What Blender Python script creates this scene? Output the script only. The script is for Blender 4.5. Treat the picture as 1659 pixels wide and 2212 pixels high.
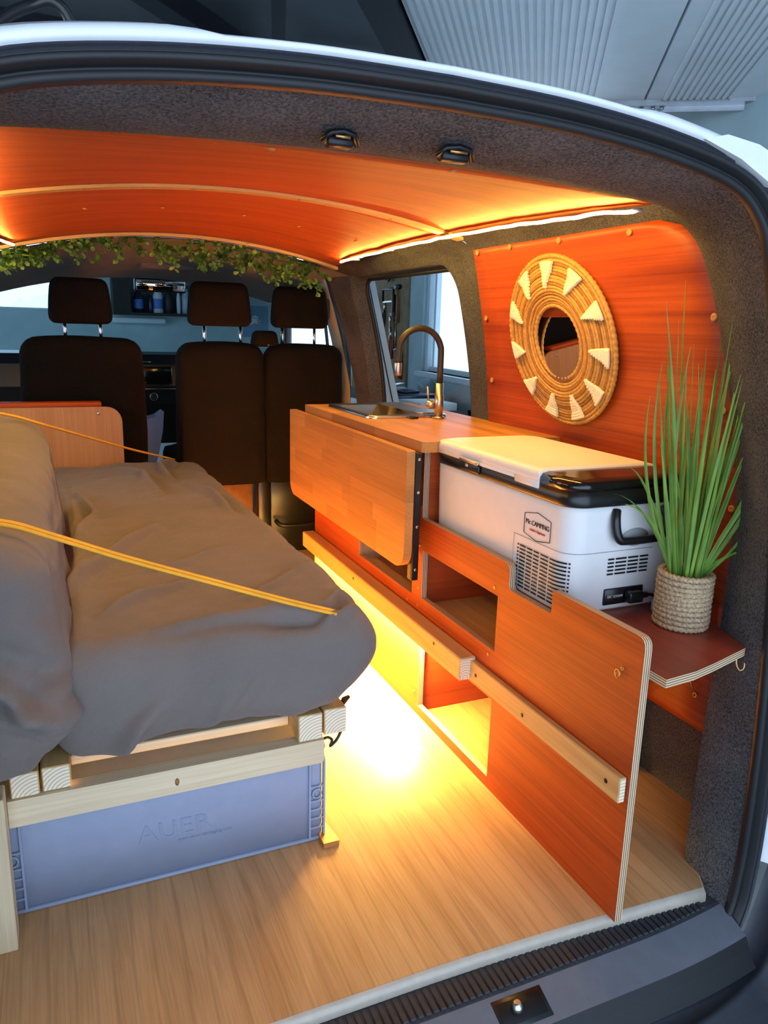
import bpy, bmesh, math, random
from mathutils import Vector, Matrix, noise
from mathutils.geometry import tessellate_polygon
random.seed(7)
SC = bpy.context.scene
for o in list(bpy.data.objects): bpy.data.objects.remove(o)
COL = SC.collection
R = math.radians

# ------------------------------------------------------------------ camera
def set_camera():
    yaw, pitch, roll = R(23.94), R(13.536), R(1.567)
    fwd = Vector((math.sin(yaw)*math.cos(pitch), math.cos(yaw)*math.cos(pitch), -math.sin(pitch)))
    right = Vector((math.cos(yaw), -math.sin(yaw), 0)); up = right.cross(fwd)
    r2 = math.cos(roll)*right + math.sin(roll)*up; u2 = -math.sin(roll)*right + math.cos(roll)*up
    cam = bpy.data.cameras.new('camera'); co = bpy.data.objects.new('camera', cam); COL.objects.link(co)
    m = Matrix((r2, u2, -fwd)).transposed().to_4x4(); m.translation = (0, 0, 1.04)
    co.matrix_world = m
    cam.sensor_fit = 'VERTICAL'; cam.sensor_height = 36; cam.sensor_width = 27
    cam.lens = 1636.2/2212*36; cam.clip_start = .02
    SC.camera = co
set_camera()
# ------------------------------------------------------------------ world, exposure
W = bpy.data.worlds.new('daylight'); SC.world = W; W.use_nodes = True
bg = W.node_tree.nodes['Background']; bg.inputs[0].default_value = (.60, .76, 1.0, 1); bg.inputs[1].default_value = 3.3
SC.view_settings.view_transform = 'Standard'; SC.view_settings.look = 'None'
SC.view_settings.gamma = 1; SC.view_settings.use_curve_mapping = False
SC.view_settings.exposure = 0.0
try:
    SC.cycles.use_denoising = True; SC.cycles.max_bounces = 8; SC.cycles.diffuse_bounces = 4; SC.cycles.glossy_bounces = 4
    SC.cycles.transparent_max_bounces = 12; SC.cycles.sample_clamp_indirect = 6; SC.cycles.caustics_reflective = False; SC.cycles.caustics_refractive = False
except Exception: pass
LED_COL = (1.0, .60, .12); LED_TOP = 195.0; LED_LOW = 7000.0

# ------------------------------------------------------------------ materials
MATS = {}
def lin(r, g, b):
    f = lambda c: (c/255/12.92) if c/255 <= .04045 else ((c/255+.055)/1.055)**2.4
    return (f(r), f(g), f(b), 1)
class NT:
    def __init__(s, name):
        s.m = bpy.data.materials.new(name); s.m.use_nodes = True; s.t = s.m.node_tree; s.n = s.t.nodes; s.l = s.t.links
        s.b = s.n['Principled BSDF']; MATS[name] = s.m
    def add(s, k, **kw):
        nd = s.n.new(k)
        for a, v in kw.items():
            if a.startswith('i_'): nd.inputs[int(a[2:]) if a[2:].isdigit() else a[2:]].default_value = v
            else: setattr(nd, a, v)
        return nd
    def link(s, a, b): s.l.new(a, b)
    def coords(s, scale=(1,1,1), rot=(0,0,0), src='Object'):
        tc = s.add('ShaderNodeTexCoord'); mp = s.add('ShaderNodeMapping'); mp.inputs['Scale'].default_value = scale; mp.inputs['Rotation'].default_value = rot
        s.link(tc.outputs[src], mp.inputs['Vector']); return mp.outputs[0]
    def noise(s, vec, scale=5, detail=3, rough=.5, dist=0):
        nd = s.add('ShaderNodeTexNoise'); nd.inputs['Scale'].default_value = scale; nd.inputs['Detail'].default_value = detail
        nd.inputs['Roughness'].default_value = rough; nd.inputs['Distortion'].default_value = dist
        if vec is not None: s.link(vec, nd.inputs['Vector'])
        return nd.outputs['Fac']
    def ramp(s, fac, stops):
        r = s.add('ShaderNodeValToRGB'); e = r.color_ramp.elements
        while len(e) < len(stops): e.new(.5)
        for i, (p, c) in enumerate(stops): e[i].position = p; e[i].color = c
        s.link(fac, r.inputs[0]); return r.outputs[0]
    def mix(s, fac, a, b, mode='MIX'):
        m = s.add('ShaderNodeMix'); m.data_type = 'RGBA'; m.blend_type = mode
        for sock, v in ((m.inputs[0], fac), (m.inputs[6], a), (m.inputs[7], b)):
            if hasattr(v, 'links') or hasattr(v, 'is_linked'): s.link(v, sock)
            else: sock.default_value = v
        return m.outputs[2]
    def color(s, out): s.link(out, s.b.inputs['Base Color'])
    def bump(s, h, strength=.3, dist=.002):
        b = s.add('ShaderNodeBump'); b.inputs['Strength'].default_value = strength; b.inputs['Distance'].default_value = dist
        s.link(h, b.inputs['Height']); s.link(b.outputs[0], s.b.inputs['Normal'])
    def set(s, rough=.5, metal=0, spec=.5):
        s.b.inputs['Roughness'].default_value = rough; s.b.inputs['Metallic'].default_value = metal; s.b.inputs['Specular IOR Level'].default_value = spec
        return s
def stretch(axis, along, across):
    v = [across]*3; v['xyz'.index(axis)] = along; return tuple(v)
def plain(name, col, rough=.5, metal=0, spec=.5, var=.06, vs=30):
    t = NT(name); t.set(rough, metal, spec)
    f = t.noise(t.coords(), vs, 2)
    c = col[:3]; t.color(t.ramp(f, [(.3, tuple(x*(1-var) for x in c)+(1,)), (.7, tuple(min(1, x*(1+var)) for x in c)+(1,))]))
    return t.m
def wood(name, axis, dark, light, along=1.2, across=60, rough=.4, bump=.08, big=.5, rnd=0.0, spec=.4):
    t = NT(name); t.set(rough, 0, spec)
    v = t.coords(stretch(axis, along, across))
    f = t.noise(v, 3, 5, .6, .3)
    c = t.ramp(f, [(.30, dark), (.72, light)])
    f2 = t.noise(t.coords(stretch(axis, .5, 7)), 3, 2)
    c = t.mix(big, c, t.ramp(f2, [(.3, tuple(x*.82 for x in dark[:3])+(1,)), (.7, light)]))
    if rnd:
        oi = t.add('ShaderNodeObjectInfo')
        rr = t.ramp(oi.outputs['Random'], [(0, (1-rnd, 1-rnd*1.1, 1-rnd*1.2, 1)), (1, (1, 1, 1, 1))])
        c = t.mix(1.0, c, rr, 'MULTIPLY')
    t.color(c); t.bump(f, bump, .001); return t.m
def ply_edge(name, axis, period=.0045):
    t = NT(name); t.set(.6)
    tc = t.add('ShaderNodeTexCoord'); sp = t.add('ShaderNodeSeparateXYZ'); t.link(tc.outputs['Object'], sp.inputs[0])
    a = t.add('ShaderNodeMath', operation='DIVIDE'); t.link(sp.outputs['xyz'.index(axis)], a.inputs[0]); a.inputs[1].default_value = period
    b = t.add('ShaderNodeMath', operation='FRACT'); t.link(a.outputs[0], b.inputs[0])
    t.color(t.ramp(b.outputs[0], [(.0, lin(206,184,150)), (.42, lin(226,208,176)), (.5, lin(120,84,52)), (.92, lin(150,112,72))])); return t.m
wood('red_ply_y', 'y', lin(128,37,10), lin(200,86,25), .6, 55, .48)
wood('red_ply_x', 'x', lin(158,60,22), lin(196,88,36), .6, 40, .55, .04, spec=.25)
wood('red_ply_dark', 'y', lin(112,42,32), lin(150,66,48), .6, 55, .34)
ply_edge('edge_x', 'x'); ply_edge('edge_z', 'z'); ply_edge('edge_y', 'y')
wood('beech_y', 'y', lin(182,120,54), lin(216,156,84), 1.5, 70, .45, .05, .35, .36)
wood('beech_panel', 'z', lin(176,118,68), lin(206,150,92), 1.5, 60, .45, .04, .4)
wood('pine_x', 'x', lin(196,172,134), lin(232,214,180), 1.2, 45, .6, .06)
wood('pine_y', 'y', lin(186,146,88), lin(222,184,122), 1.2, 45, .55, .06)
wood('pine_z', 'z', lin(196,172,134), lin(230,212,176), 1.2, 45, .6, .06)
wood('batten_x', 'x', lin(190,140,80), lin(224,176,112), 1.5, 40, .5, .04)
wood('block_wood', 'y', lin(170,110,50), lin(200,140,70), 1.5, 40, .5, .04)
def end_grain():
    t = NT('end_grain'); t.set(.7)
    w = t.add('ShaderNodeTexWave', wave_type='RINGS', rings_direction='Y'); w.inputs['Scale'].default_value = 50; w.inputs['Distortion'].default_value = 1.0; w.inputs['Detail'].default_value = 2; w.inputs['Detail Scale'].default_value = .6
    mp = t.coords(); t.link(mp, w.inputs['Vector'])
    t.color(t.ramp(w.outputs['Fac'], [(.1, lin(200,178,146)), (.45, lin(228,212,184)), (.9, lin(236,222,196))])); t.bump(w.outputs['Fac'], .2, .001)
end_grain()
def floor_mat():
    t = NT('vinyl_oak'); t.set(.38, 0, .45)
    v = t.coords((70, 1.6, 1)); f = t.noise(v, 4, 6, .6, .5)
    c = t.ramp(f, [(.25, lin(146,102,62)), (.5, lin(182,134,88)), (.75, lin(198,152,104))])
    v2 = t.coords((6, .6, 1)); f2 = t.noise(v2, 3.2, 3, .5, 1.5)
    c = t.mix(.45, c, t.ramp(f2, [(.3, lin(156,116,76)), (.7, lin(198,158,114))]))
    w = t.add('ShaderNodeTexWave', wave_type='BANDS', bands_direction='X'); w.inputs['Scale'].default_value = 9; w.inputs['Distortion'].default_value = 9; w.inputs['Detail'].default_value = 3; w.inputs['Detail Scale'].default_value = .7
    t.link(t.coords((1, .16, 1)), w.inputs['Vector'])
    c = t.mix(t.ramp(w.outputs['Fac'], [(.0, (.28,.28,.28,1)), (.12, (0,0,0,1))]), c, lin(128,94,62))
    t.color(c); t.bump(f, .15, .001)
floor_mat()
def carpet(name, a, b, sc=260):
    t = NT(name); t.set(.95, 0, .15)
    v = t.coords(); f = t.noise(v, sc, 3, .7); f2 = t.noise(v, 9, 2)
    c = t.ramp(f, [(.34, a), (.66, b)]); c = t.mix(.25, c, t.ramp(f2, [(.3, a), (.7, b)]))
    t.color(c); t.bump(f, .8, .004)
carpet('carpet_dark', lin(34,34,36), lin(104,102,102))
carpet('seat_cloth', lin(11,9,7), lin(26,21,18), 400)
carpet('headliner', lin(104,100,96), lin(136,131,124), 300)
def cloth(name, a, b):
    t = NT(name); t.set(.9, 0, .2)
    t.b.inputs['Sheen Weight'].default_value = .15
    v = t.coords(); f = t.noise(v, 600, 2, .6); f2 = t.noise(v, 5, 3); f3 = t.noise(t.coords((1, 1, 1)), 14, 4, .55, .8)
    t.color(t.mix(.4, t.ramp(f2, [(.3, a), (.7, b)]), t.ramp(f, [(.3, a), (.7, b)])))
    ad = t.add('ShaderNodeMath', operation='MULTIPLY_ADD'); t.link(f3, ad.inputs[0]); ad.inputs[1].default_value = 2.2; t.link(f, ad.inputs[2])
    t.bump(ad.outputs[0], .35, .004)
cloth('sheet', lin(106,97,92), lin(121,111,105))
plain('white_paint', lin(226,228,230), .25, 0, .5, .02)
plain('rubber', lin(17,18,21), .55, 0, .5, .1)
plain('rubber_sill', lin(48,49,54), .6, 0, .4, .15, 60)
plain('scuff_plate', lin(96,98,106), .45, 0, .5, .06)
plain('bumper_plastic', lin(44,46,54), .5, 0, .5, .12, 80)
plain('black_plastic', lin(22,22,24), .32, 0, .5, .1)
plain('black_gloss', lin(20,19,19), .12, 0, .6, .05)
plain('dark_trim', lin(74,71,68), .6, 0, .3, .08)
plain('black_metal', lin(26,26,28), .4, .3, .5, .1)
plain('beige_trim', lin(176,166,150), .55, 0, .3, .04)
plain('fridge_white', lin(226,224,222), .42, 0, .4, .015)
plain('fridge_grey', lin(170,172,176), .4, 0, .4, .03)
plain('vent_dark', lin(14,14,16), .6, 0, .3, .1)
plain('steel', lin(196,192,186), .25, 1, .5, .04)
plain('steel_brushed', lin(190,180,168), .32, 1, .5, .06, 60)
plain('chrome', lin(220,220,222), .08, 1, .5, .02)
plain('brass_screw', lin(196,160,100), .35, .9, .5, .05)
plain('hose_brown', lin(44,36,30), .5, 0, .4, .1)
plain('crate_grey', lin(146,157,180), .45, 0, .4, .03)
plain('crate_line', lin(132,143,166), .5, 0, .4, .03)
plain('cord_yellow', lin(236,170,40), .5, 0, .4, .08)
plain('cane', lin(186,136,68), .6, 0, .35, .2, 120)
plain('cane_dark', lin(150,100,46), .65, 0, .3, .2, 120)
plain('white_yarn', lin(236,222,190), .8, 0, .2, .08, 200)
plain('mirror_glass', (.9, .9, .9, 1), .01, 1, .5, 0)
plain('screw_cap', lin(176,120,66), .5, 0, .4, .08)
plain('logo_black', lin(20,20,22), .5); plain('logo_red', lin(190,40,36), .5); plain('print_white', lin(225,225,225), .5)
plain('clear_plastic', lin(150,172,186), .2, 0, .5, .02)
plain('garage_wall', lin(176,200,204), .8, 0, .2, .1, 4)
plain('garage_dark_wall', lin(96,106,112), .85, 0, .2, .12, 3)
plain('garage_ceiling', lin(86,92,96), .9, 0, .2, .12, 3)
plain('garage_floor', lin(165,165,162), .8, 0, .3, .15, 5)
plain('door_panel_paint', lin(238,243,245), .45, 0, .4, .03, 8)
plain('galvanised', lin(176,182,188), .35, .8, .5, .08)
plain('dark_beam', lin(30,32,40), .6, 0, .3, .1)
plain('dark_wood', lin(46,40,36), .6, 0, .3, .15)
plain('window_white', lin(214,224,228), .5, 0, .3, .03)
plain('tool_board', lin(150,130,100), .8, 0, .2, .18, 14)
plain('tool_red', lin(150,34,28), .5, 0, .4, .1); plain('tool_black', lin(26,26,28), .5, 0, .4, .1); plain('tool_blue', lin(40,70,130), .5, 0, .4, .1); plain('tool_wood', lin(150,104,60), .55, 0, .3, .15)
plain('bottle_dark', lin(26,34,56), .25, 0, .5, .1); plain('bottle_white', lin(200,206,212), .35, 0, .5, .04); plain('label_blue', lin(70,110,180), .5)
plain('vise_paint', lin(150,168,178), .45, .2, .5, .06)
plain('poster_blue', lin(120,150,176), .6, 0, .3, .05); plain('paper_white', lin(226,228,226), .7, 0, .2, .03)
def rope_mat():
    t = NT('rope'); t.set(.9, 0, .2); f = t.noise(t.coords(), 220, 3, .6)
    t.color(t.ramp(f, [(.3, lin(142,118,88)), (.7, lin(206,184,150))])); t.bump(f, .5, .002)
rope_mat()
def leafmat(name, a, b, back=.25):
    t = NT(name); t.set(.45, 0, .4)
    oi = t.add('ShaderNodeObjectInfo'); f = t.noise(t.coords((1, 1, .4)), 40, 2)
    c = t.mix(.5, t.ramp(oi.outputs['Random'], [(0, a), (1, b)]), t.ramp(f, [(.3, a), (.7, b)])); t.color(c)
    t.b.inputs['Subsurface Weight'].default_value = 0
    return t
leafmat('grass', lin(58,108,32), lin(132,166,66)); leafmat('garland_leaf', lin(40,78,32), lin(112,148,66))
def glass(name, tint=(.92,.97,1,1), gl=.06):
    t = NT(name); n = t.n; tr = t.add('ShaderNodeBsdfTransparent'); tr.inputs[0].default_value = tint
    g = t.add('ShaderNodeBsdfGlossy'); g.inputs['Roughness'].default_value = .02
    mx = t.add('ShaderNodeMixShader'); mx.inputs[0].default_value = gl; t.link(tr.outputs[0], mx.inputs[1]); t.link(g.outputs[0], mx.inputs[2])
    t.link(mx.outputs[0], n['Material Output'].inputs['Surface'])
glass('glass', (.90,.96,.98,1)); glass('windscreen_glass', (.62,.80,.84,1))
def emis(name, col, st):
    t = NT(name); t.b.inputs['Base Color'].default_value = (*col, 1); t.b.inputs['Emission Color'].default_value = (*col, 1); t.b.inputs['Emission Strength'].default_value = st
emis('led_top', LED_COL, LED_TOP); emis('led_low', (1.0, .62, .14), LED_LOW)
plain('lip_sheen', lin(176,164,148), .3, 0, .6, .06, 60)  # pale colour for the sky sheen painted on the floor's rear lip
plain('led_tape', lin(230,220,190), .5)

# ------------------------------------------------------------------ mesh helpers
class MB:
    def __init__(s): s.v = []; s.f = []; s.m = []; s.sm = []
    def add(s, vs, fs, mi=0, smooth=False):
        o = len(s.v); s.v += [tuple(p) for p in vs]
        for f in fs: s.f.append([i+o for i in f]); s.m.append(mi); s.sm.append(smooth)
        return s
    def box(s, x0, x1, y0, y1, z0, z1, mi=0, M=None):
        p = [Vector((x, y, z)) for z in (z0, z1) for y in (y0, y1) for x in (x0, x1)]
        if M: p = [M @ q for q in p]
        return s.add(p, [(0,2,3,1),(4,5,7,6),(0,1,5,4),(2,6,7,3),(0,4,6,2),(1,3,7,5)], mi)
    def rbox(s, x0, x1, y0, y1, z0, z1, r=.005, seg=2, mi=0, M=None, smooth=True):
        bm = bmesh.new(); bmesh.ops.create_cube(bm, size=1)
        for v in bm.verts: v.co = Vector(((x0+x1)/2+v.co.x*(x1-x0), (y0+y1)/2+v.co.y*(y1-y0), (z0+z1)/2+v.co.z*(z1-z0)))
        bmesh.ops.bevel(bm, geom=bm.edges[:]+bm.verts[:], offset=r, segments=seg, profile=.5, affect='EDGES')
        vs = [M @ v.co if M else v.co.copy() for v in bm.verts]; bm.verts.index_update()
        s.add(vs, [[v.index for v in f.verts] for f in bm.faces], mi, smooth); bm.free(); return s
    def tube(s, pts, r, n=8, mi=0, closed=False, cap=True, flat=1.0, up=None):
        pts = [Vector(p) for p in pts]; N = len(pts); rs = r if isinstance(r, (list, tuple)) else [r]*N
        vs = []; prev = None
        for i, p in enumerate(pts):
            a = pts[i-1] if (i > 0 or closed) else p; b = pts[(i+1) % N] if (i < N-1 or closed) else p
            t = (b-a).normalized()
            if prev is None:
                q = Vector(up) if up else (Vector((0,0,1)) if abs(t.z) < .9 else Vector((1,0,0)))
            else: q = prev
            u = (q - t*q.dot(t)).normalized(); w = t.cross(u); prev = u
            for k in range(n):
                an = 2*math.pi*k/n; vs.append(p + u*math.cos(an)*rs[i]*flat + w*math.sin(an)*rs[i])
        fs = []
        for i in range(N if closed else N-1):
            j = (i+1) % N
            for k in range(n): fs.append((i*n+k, i*n+(k+1) % n, j*n+(k+1) % n, j*n+k))
        s.add(vs, fs, mi, True)
        if cap and not closed: s.add(vs[:n], [list(range(n))[::-1]], mi); s.add(vs[-n:], [list(range(n))], mi)
        return s
    def lathe(s, prof, n=24, M=None, mi=0, cap=True, smooth=True):
        vs = []; N = len(prof)
        for r, z in prof:
            for k in range(n):
                a = 2*math.pi*k/n; p = Vector((r*math.cos(a), r*math.sin(a), z)); vs.append(M @ p if M else p)
        fs = [(i*n+k, i*n+(k+1) % n, (i+1)*n+(k+1) % n, (i+1)*n+k) for i in range(N-1) for k in range(n)]
        s.add(vs, fs, mi, smooth)
        if cap: s.add(vs[:n], [list(range(n))[::-1]], mi); s.add(vs[-n:], [list(range(n))], mi)
        return s
    def prism(s, outer, holes, fn, t0, t1, mi=0, me=1):
        loops = [outer]+list(holes); tri = tessellate_polygon([[Vector((u, v, 0)) for u, v in L] for L in loops])
        flat = [p for L in loops for p in L]; n = len(flat)
        a = [fn(u, v, t0) for u, v in flat]; b = [fn(u, v, t1) for u, v in flat]
        s.add(a+b, [tuple(t)[::-1] for t in tri], mi); s.add(a+b, [tuple(i+n for i in t) for t in tri], mi)
        o = 0
        for L in loops:
            k = len(L); s.add(a[o:o+k]+b[o:o+k], [(i, (i+1) % k, (i+1) % k+k, i+k) for i in range(k)], me); o += k
        return s
    def grid(s, fn, nu, nv, mi=0, smooth=True, cu=False):
        vs = [fn(i/nu, j/nv) for i in range(nu+(0 if cu else 1)) for j in range(nv+1)]; c = nv+1; mu = nu if cu else nu+1
        s.add(vs, [(i*c+j, ((i+1) % mu)*c+j, ((i+1) % mu)*c+j+1, i*c+j+1) for i in range(nu) for j in range(nv)], mi, smooth); return s
def fixn(me):
    bm = bmesh.new(); bm.from_mesh(me); bmesh.ops.remove_doubles(bm, verts=bm.verts, dist=1e-6); bmesh.ops.recalc_face_normals(bm, faces=bm.faces); bm.to_mesh(me); bm.free()
def wloc(o):
    p = Vector(o.location)
    while o.parent: o = o.parent; p += Vector(o.location)
    return p
def mk(name, mb, mats, parent=None, origin=None, label=None, kind=None, fix=True):
    me = bpy.data.meshes.new(name); base = wloc(parent) if parent else Vector((0, 0, 0))
    og = Vector(origin) if origin else (base if parent else Vector((0, 0, 0)))
    me.from_pydata([Vector(v)-og for v in mb.v], [], mb.f)
    for m in (mats if isinstance(mats, (list, tuple)) else [mats]): me.materials.append(MATS[m])
    me.polygons.foreach_set('material_index', mb.m); me.polygons.foreach_set('use_smooth', mb.sm)
    if fix: fixn(me)
    me.update(); o = bpy.data.objects.new(name, me); COL.objects.link(o)
    o.location = og-base
    if parent: o.parent = parent
    if label: o['label'] = label
    if kind: o['kind'] = kind
    return o
def tag(o, label, cat, group=None):
    o['label'] = label; o['category'] = cat
    if group: o['group'] = group
    return o
def thing(name, label, cat, loc, group=None):
    o = bpy.data.objects.new(name, None); COL.objects.link(o); o.location = loc; o.empty_display_size = .05
    return tag(o, label, cat, group)
def struct(name, mb, mats, label=None, origin=None):
    o = mk(name, mb, mats, origin=origin); o['kind'] = 'structure'
    if label: o['label'] = label
    return o
def inst(src, parent, loc, rot=None, scale=None, name=None):
    c = src.copy(); COL.objects.link(c); c.parent = parent; c.location = Vector(loc)-(wloc(parent) if parent else Vector((0,0,0)))
    if rot is not None: c.rotation_euler = rot
    if scale is not None: c.scale = scale
    return c
def smooth_path(pts, n=8):
    pts = [Vector(p) for p in pts]; out = []
    for i in range(len(pts)-1):
        p0 = pts[max(i-1, 0)]; p1 = pts[i]; p2 = pts[i+1]; p3 = pts[min(i+2, len(pts)-1)]
        for k in range(n):
            t = k/n; out.append(.5*((2*p1)+(p2-p0)*t+(2*p0-5*p1+4*p2-p3)*t*t+(3*p1-p0-3*p2+p3)*t**3))
    out.append(pts[-1]); return out
def rrect(u0, u1, v0, v1, r, n=5):
    rs = r if isinstance(r, (list, tuple)) else [r]*4; out = []
    for (cu, cv, a), q in zip(((u1, v1, 0), (u0, v1, 90), (u0, v0, 180), (u1, v0, 270)), rs):
        if q <= 0: out.append((cu, cv)); continue
        su = -1 if cu == u1 else 1; sv = -1 if cv == v1 else 1
        for k in range(n+1):
            an = R(a+90*k/n); out.append((cu+su*q+q*math.cos(an), cv+sv*q+q*math.sin(an)))
    return out
def clip_poly(poly, cv):
    for i in range(len(cv)):
        a = cv[i]; b = cv[(i+1) % len(cv)]; out = []
        side = lambda p: (b[0]-a[0])*(p[1]-a[1])-(b[1]-a[1])*(p[0]-a[0])
        for k in range(len(poly)):
            p = poly[k]; q = poly[(k+1) % len(poly)]; sp, sq = side(p), side(q)
            if sp >= 0: out.append(p)
            if (sp > 0 and sq < 0) or (sp < 0 and sq > 0):
                t = sp/(sp-sq); out.append((p[0]+(q[0]-p[0])*t, p[1]+(q[1]-p[1])*t))
        poly = out
        if len(poly) < 3: return []
    return poly
def round_corners(pts, r, n=4):
    out = []; N = len(pts)
    for i, p in enumerate(pts):
        rr = r[i] if isinstance(r, (list, tuple)) else r
        if rr <= 0: out.append(p); continue
        p = Vector(p); a = (Vector(pts[i-1])-p); b = (Vector(pts[(i+1) % N])-p); d = min(rr, a.length*.45, b.length*.45)
        A = p+a.normalized()*d; B = p+b.normalized()*d
        for k in range(n+1):
            t = k/n; q = A*(1-t)**2+p*2*t*(1-t)+B*t*t; out.append((q.x, q.y))
    return out
def fbm(p, sc, oc=3):
    return noise.fractal(Vector(p)*sc, 1.0, 2.0, oc)
def sst(a, b, x):
    t = max(0, min(1, (x-a)/(b-a))); return t*t*(3-2*t)
CX = .447
# ------------------------------------------------------------------ van shell shapes
def wx(z):
    return 1.285-.15*max(0, (z-.65)/.6)**1.5
def wall_pt(y, v):
    if v <= 1.255: return Vector((wx(v), y, v))
    t = (v-1.255)/.105
    a = Vector((wx(1.255), 0, 1.255)); m = Vector((1.075, 0, 1.302)); b = Vector((.985, 0, 1.305))
    p = a*(1-t)**2+m*2*t*(1-t)+b*t*t; p.y = y; return p
def cz(x, y):
    ys = (1.08, 1.85, 2.75); zc = (1.276, 1.346, 1.335); kk = (.010, .058, .070)
    def lag(v):
        s = 0
        for i in range(3):
            w = 1
            for j in range(3):
                if j != i: w *= (y-ys[j])/(ys[i]-ys[j])
            s += w*v[i]
        return s
    u = (x-CX)/.54
    return lag(zc)-lag(kk)*u*u
# van floor of vinyl, with its rear edge rolled over
def rear_edge(x): return .917-.028*max(0, (x-.5)/.6)**1.6+.12*sst(1.10, 1.14, x)+.12*sst(.653, .693, CX-x)
fm = MB(); NX = 24
xs = [-.426+(1.32+.426)*i/NX for i in range(NX+1)]
prof = [(None, 0.0), (.010, -.0008), (.005, -.0035), (.001, -.009), (0, -.016), (0, -.035)]
def floor_fn(u, w):
    x = xs[round(u*NX)]; k = round(w*6)
    if k == 0: return Vector((x, 3.95, 0))
    d, z = prof[k] if k > 0 and k < 6 else (0, -.035)
    if k == 1: return Vector((x, rear_edge(x)+.012, 0))
    p = prof[k-1] if k-1 < 6 else prof[-1]
    return Vector((x, rear_edge(x)+(p[0] if p[0] is not None else .012), p[1]))
fm.grid(floor_fn, NX, 6)
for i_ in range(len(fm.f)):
    if i_ % 6 >= 2: fm.m[i_] = 1  # rolled lip faces take the painted sheen instead of the oak
struct('floor', fm, ['vinyl_oak', 'lip_sheen'], 'pale oak vinyl van floor')
# right side wall lined with dark carpet, with the side window opening
WIN = [(y+.15*(1.24-z), z) for y, z in rrect(2.105, 2.97, .58, 1.243, [.07, .10, .05, .05], 8)]
cyw = (2.585, .92)
def outer_hit(p, y0, y1, z0, z1):
    d = (p[0]-cyw[0], p[1]-cyw[1]); t = 1e9
    if d[0] > 1e-9: t = min(t, (y1-cyw[0])/d[0])
    if d[0] < -1e-9: t = min(t, (y0-cyw[0])/d[0])
    if d[1] > 1e-9: t = min(t, (z1-cyw[1])/d[1])
    if d[1] < -1e-9: t = min(t, (z0-cyw[1])/d[1])
    return (cyw[0]+d[0]*t, cyw[1]+d[1]*t)
def densify(L, step):
    out = []
    for i, p in enumerate(L):
        q = L[(i+1) % len(L)]; n = max(1, int(math.hypot(q[0]-p[0], q[1]-p[1])/step))
        out += [(p[0]+(q[0]-p[0])*k/n, p[1]+(q[1]-p[1])*k/n) for k in range(n)]
    return out
WIN = densify(WIN, .04)
wr = MB(); WO = [outer_hit(p, 1.95, 3.22, .0, 1.36) for p in WIN]
# exact rectangle corners
for c in ((1.95, 0), (3.22, 0), (1.95, 1.36), (3.22, 1.36)):
    i = min(range(len(WO)), key=lambda k: math.hypot(WO[k][0]-c[0], WO[k][1]-c[1])); WO[i] = c
wr.grid(lambda u, w: wall_pt(*[WIN[round(u*len(WIN)) % len(WIN)][a]*(1-w)+WO[round(u*len(WIN)) % len(WIN)][a]*w for a in (0, 1)]), len(WIN), 10, cu=True)
wr.grid(lambda u, w: wall_pt(.98+u*.97, w*1.36), 12, 40)
def reveal(u, w):
    p = WIN[round(u*len(WIN)) % len(WIN)]; c = cyw; k = 1-.03*w
    q = wall_pt(c[0]+(p[0]-c[0])*k, c[1]+(p[1]-c[1])*k); q.x += .06*w; return q
wr.grid(reveal, len(WIN), 3, cu=True)
wall_right = struct('wall_right', wr, 'carpet_dark', 'dark grey felt carpet lining on the van side wall')
# left wall mirrored (mostly out of view) with its own window opening
wl = MB(); mir = lambda p: Vector((2*CX-p.x, p.y, p.z))
wl.grid(lambda u, w: mir(wall_pt(*[WIN[round(u*len(WIN)) % len(WIN)][a]*(1-w)+WO[round(u*len(WIN)) % len(WIN)][a]*w for a in (0, 1)])), len(WIN), 10, cu=True)
wl.grid(lambda u, w: mir(wall_pt(.98+u*.97, w*1.36)), 12, 40)
struct('wall_left', wl, 'carpet_dark', 'dark grey felt lining on the far left van wall')
wg = MB(); wg.grid(lambda u, w: (lambda p: wall_pt(cyw[0]+(p[0]-cyw[0])*.965*w, cyw[1]+(p[1]-cyw[1])*.965*w)+Vector((.062, 0, 0)))(WIN[round(u*len(WIN)) % len(WIN)]), len(WIN), 1, cu=True)
win1 = struct('window_1', wg, 'glass', 'tinted side window of the van beside the sink')
wgf = MB(); wgf.tube([wall_pt(cyw[0]+(p[0]-cyw[0])*.968, cyw[1]+(p[1]-cyw[1])*.968)+Vector((.058, 0, 0)) for p in WIN], .009, 6, closed=True)
mk('window_seal', wgf, 'rubber', win1)
# ceiling of two thin plywood sheets
ceil_root = struct('ceiling', MB().grid(lambda u, w: (lambda x, y: Vector((x, y, cz(x, y)+.035)))(-.10+u*1.094, 1.06+w*1.70), 20, 20), 'dark_trim', 'orange plywood ceiling of the camper')
def sheet(y0, y1):
    m = MB(); X0, X1 = CX-.553, CX+.553
    for s, dz in ((0, 0), (1, .006)):
        m.grid(lambda u, w: (lambda x, y: Vector((x, y, cz(x, y)+dz)))(X0+u*(X1-X0), y0+w*(y1-y0)), 28, 12)
    for yy in (y0, y1): m.grid(lambda u, w: (lambda x: Vector((x, yy, cz(x, yy)+.006*w)))(X0+u*(X1-X0)), 28, 1)
    for xx in (X0, X1): m.grid(lambda u, w: (lambda y: Vector((xx, y, cz(xx, y)+.006*w)))(y0+u*(y1-y0)), 12, 1)
    return m
mk('ceiling_panel', sheet(1.062, 1.86), 'red_ply_x', ceil_root); mk('ceiling_panel', sheet(1.862, 2.76), 'red_ply_x', ceil_root)
sc0 = mk('screw', MB().lathe([(.0005, -.003), (.004, -.0025), (.006, 0)], 10), 'screw_cap', ceil_root, origin=(0, 0, 0))
first = True
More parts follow.
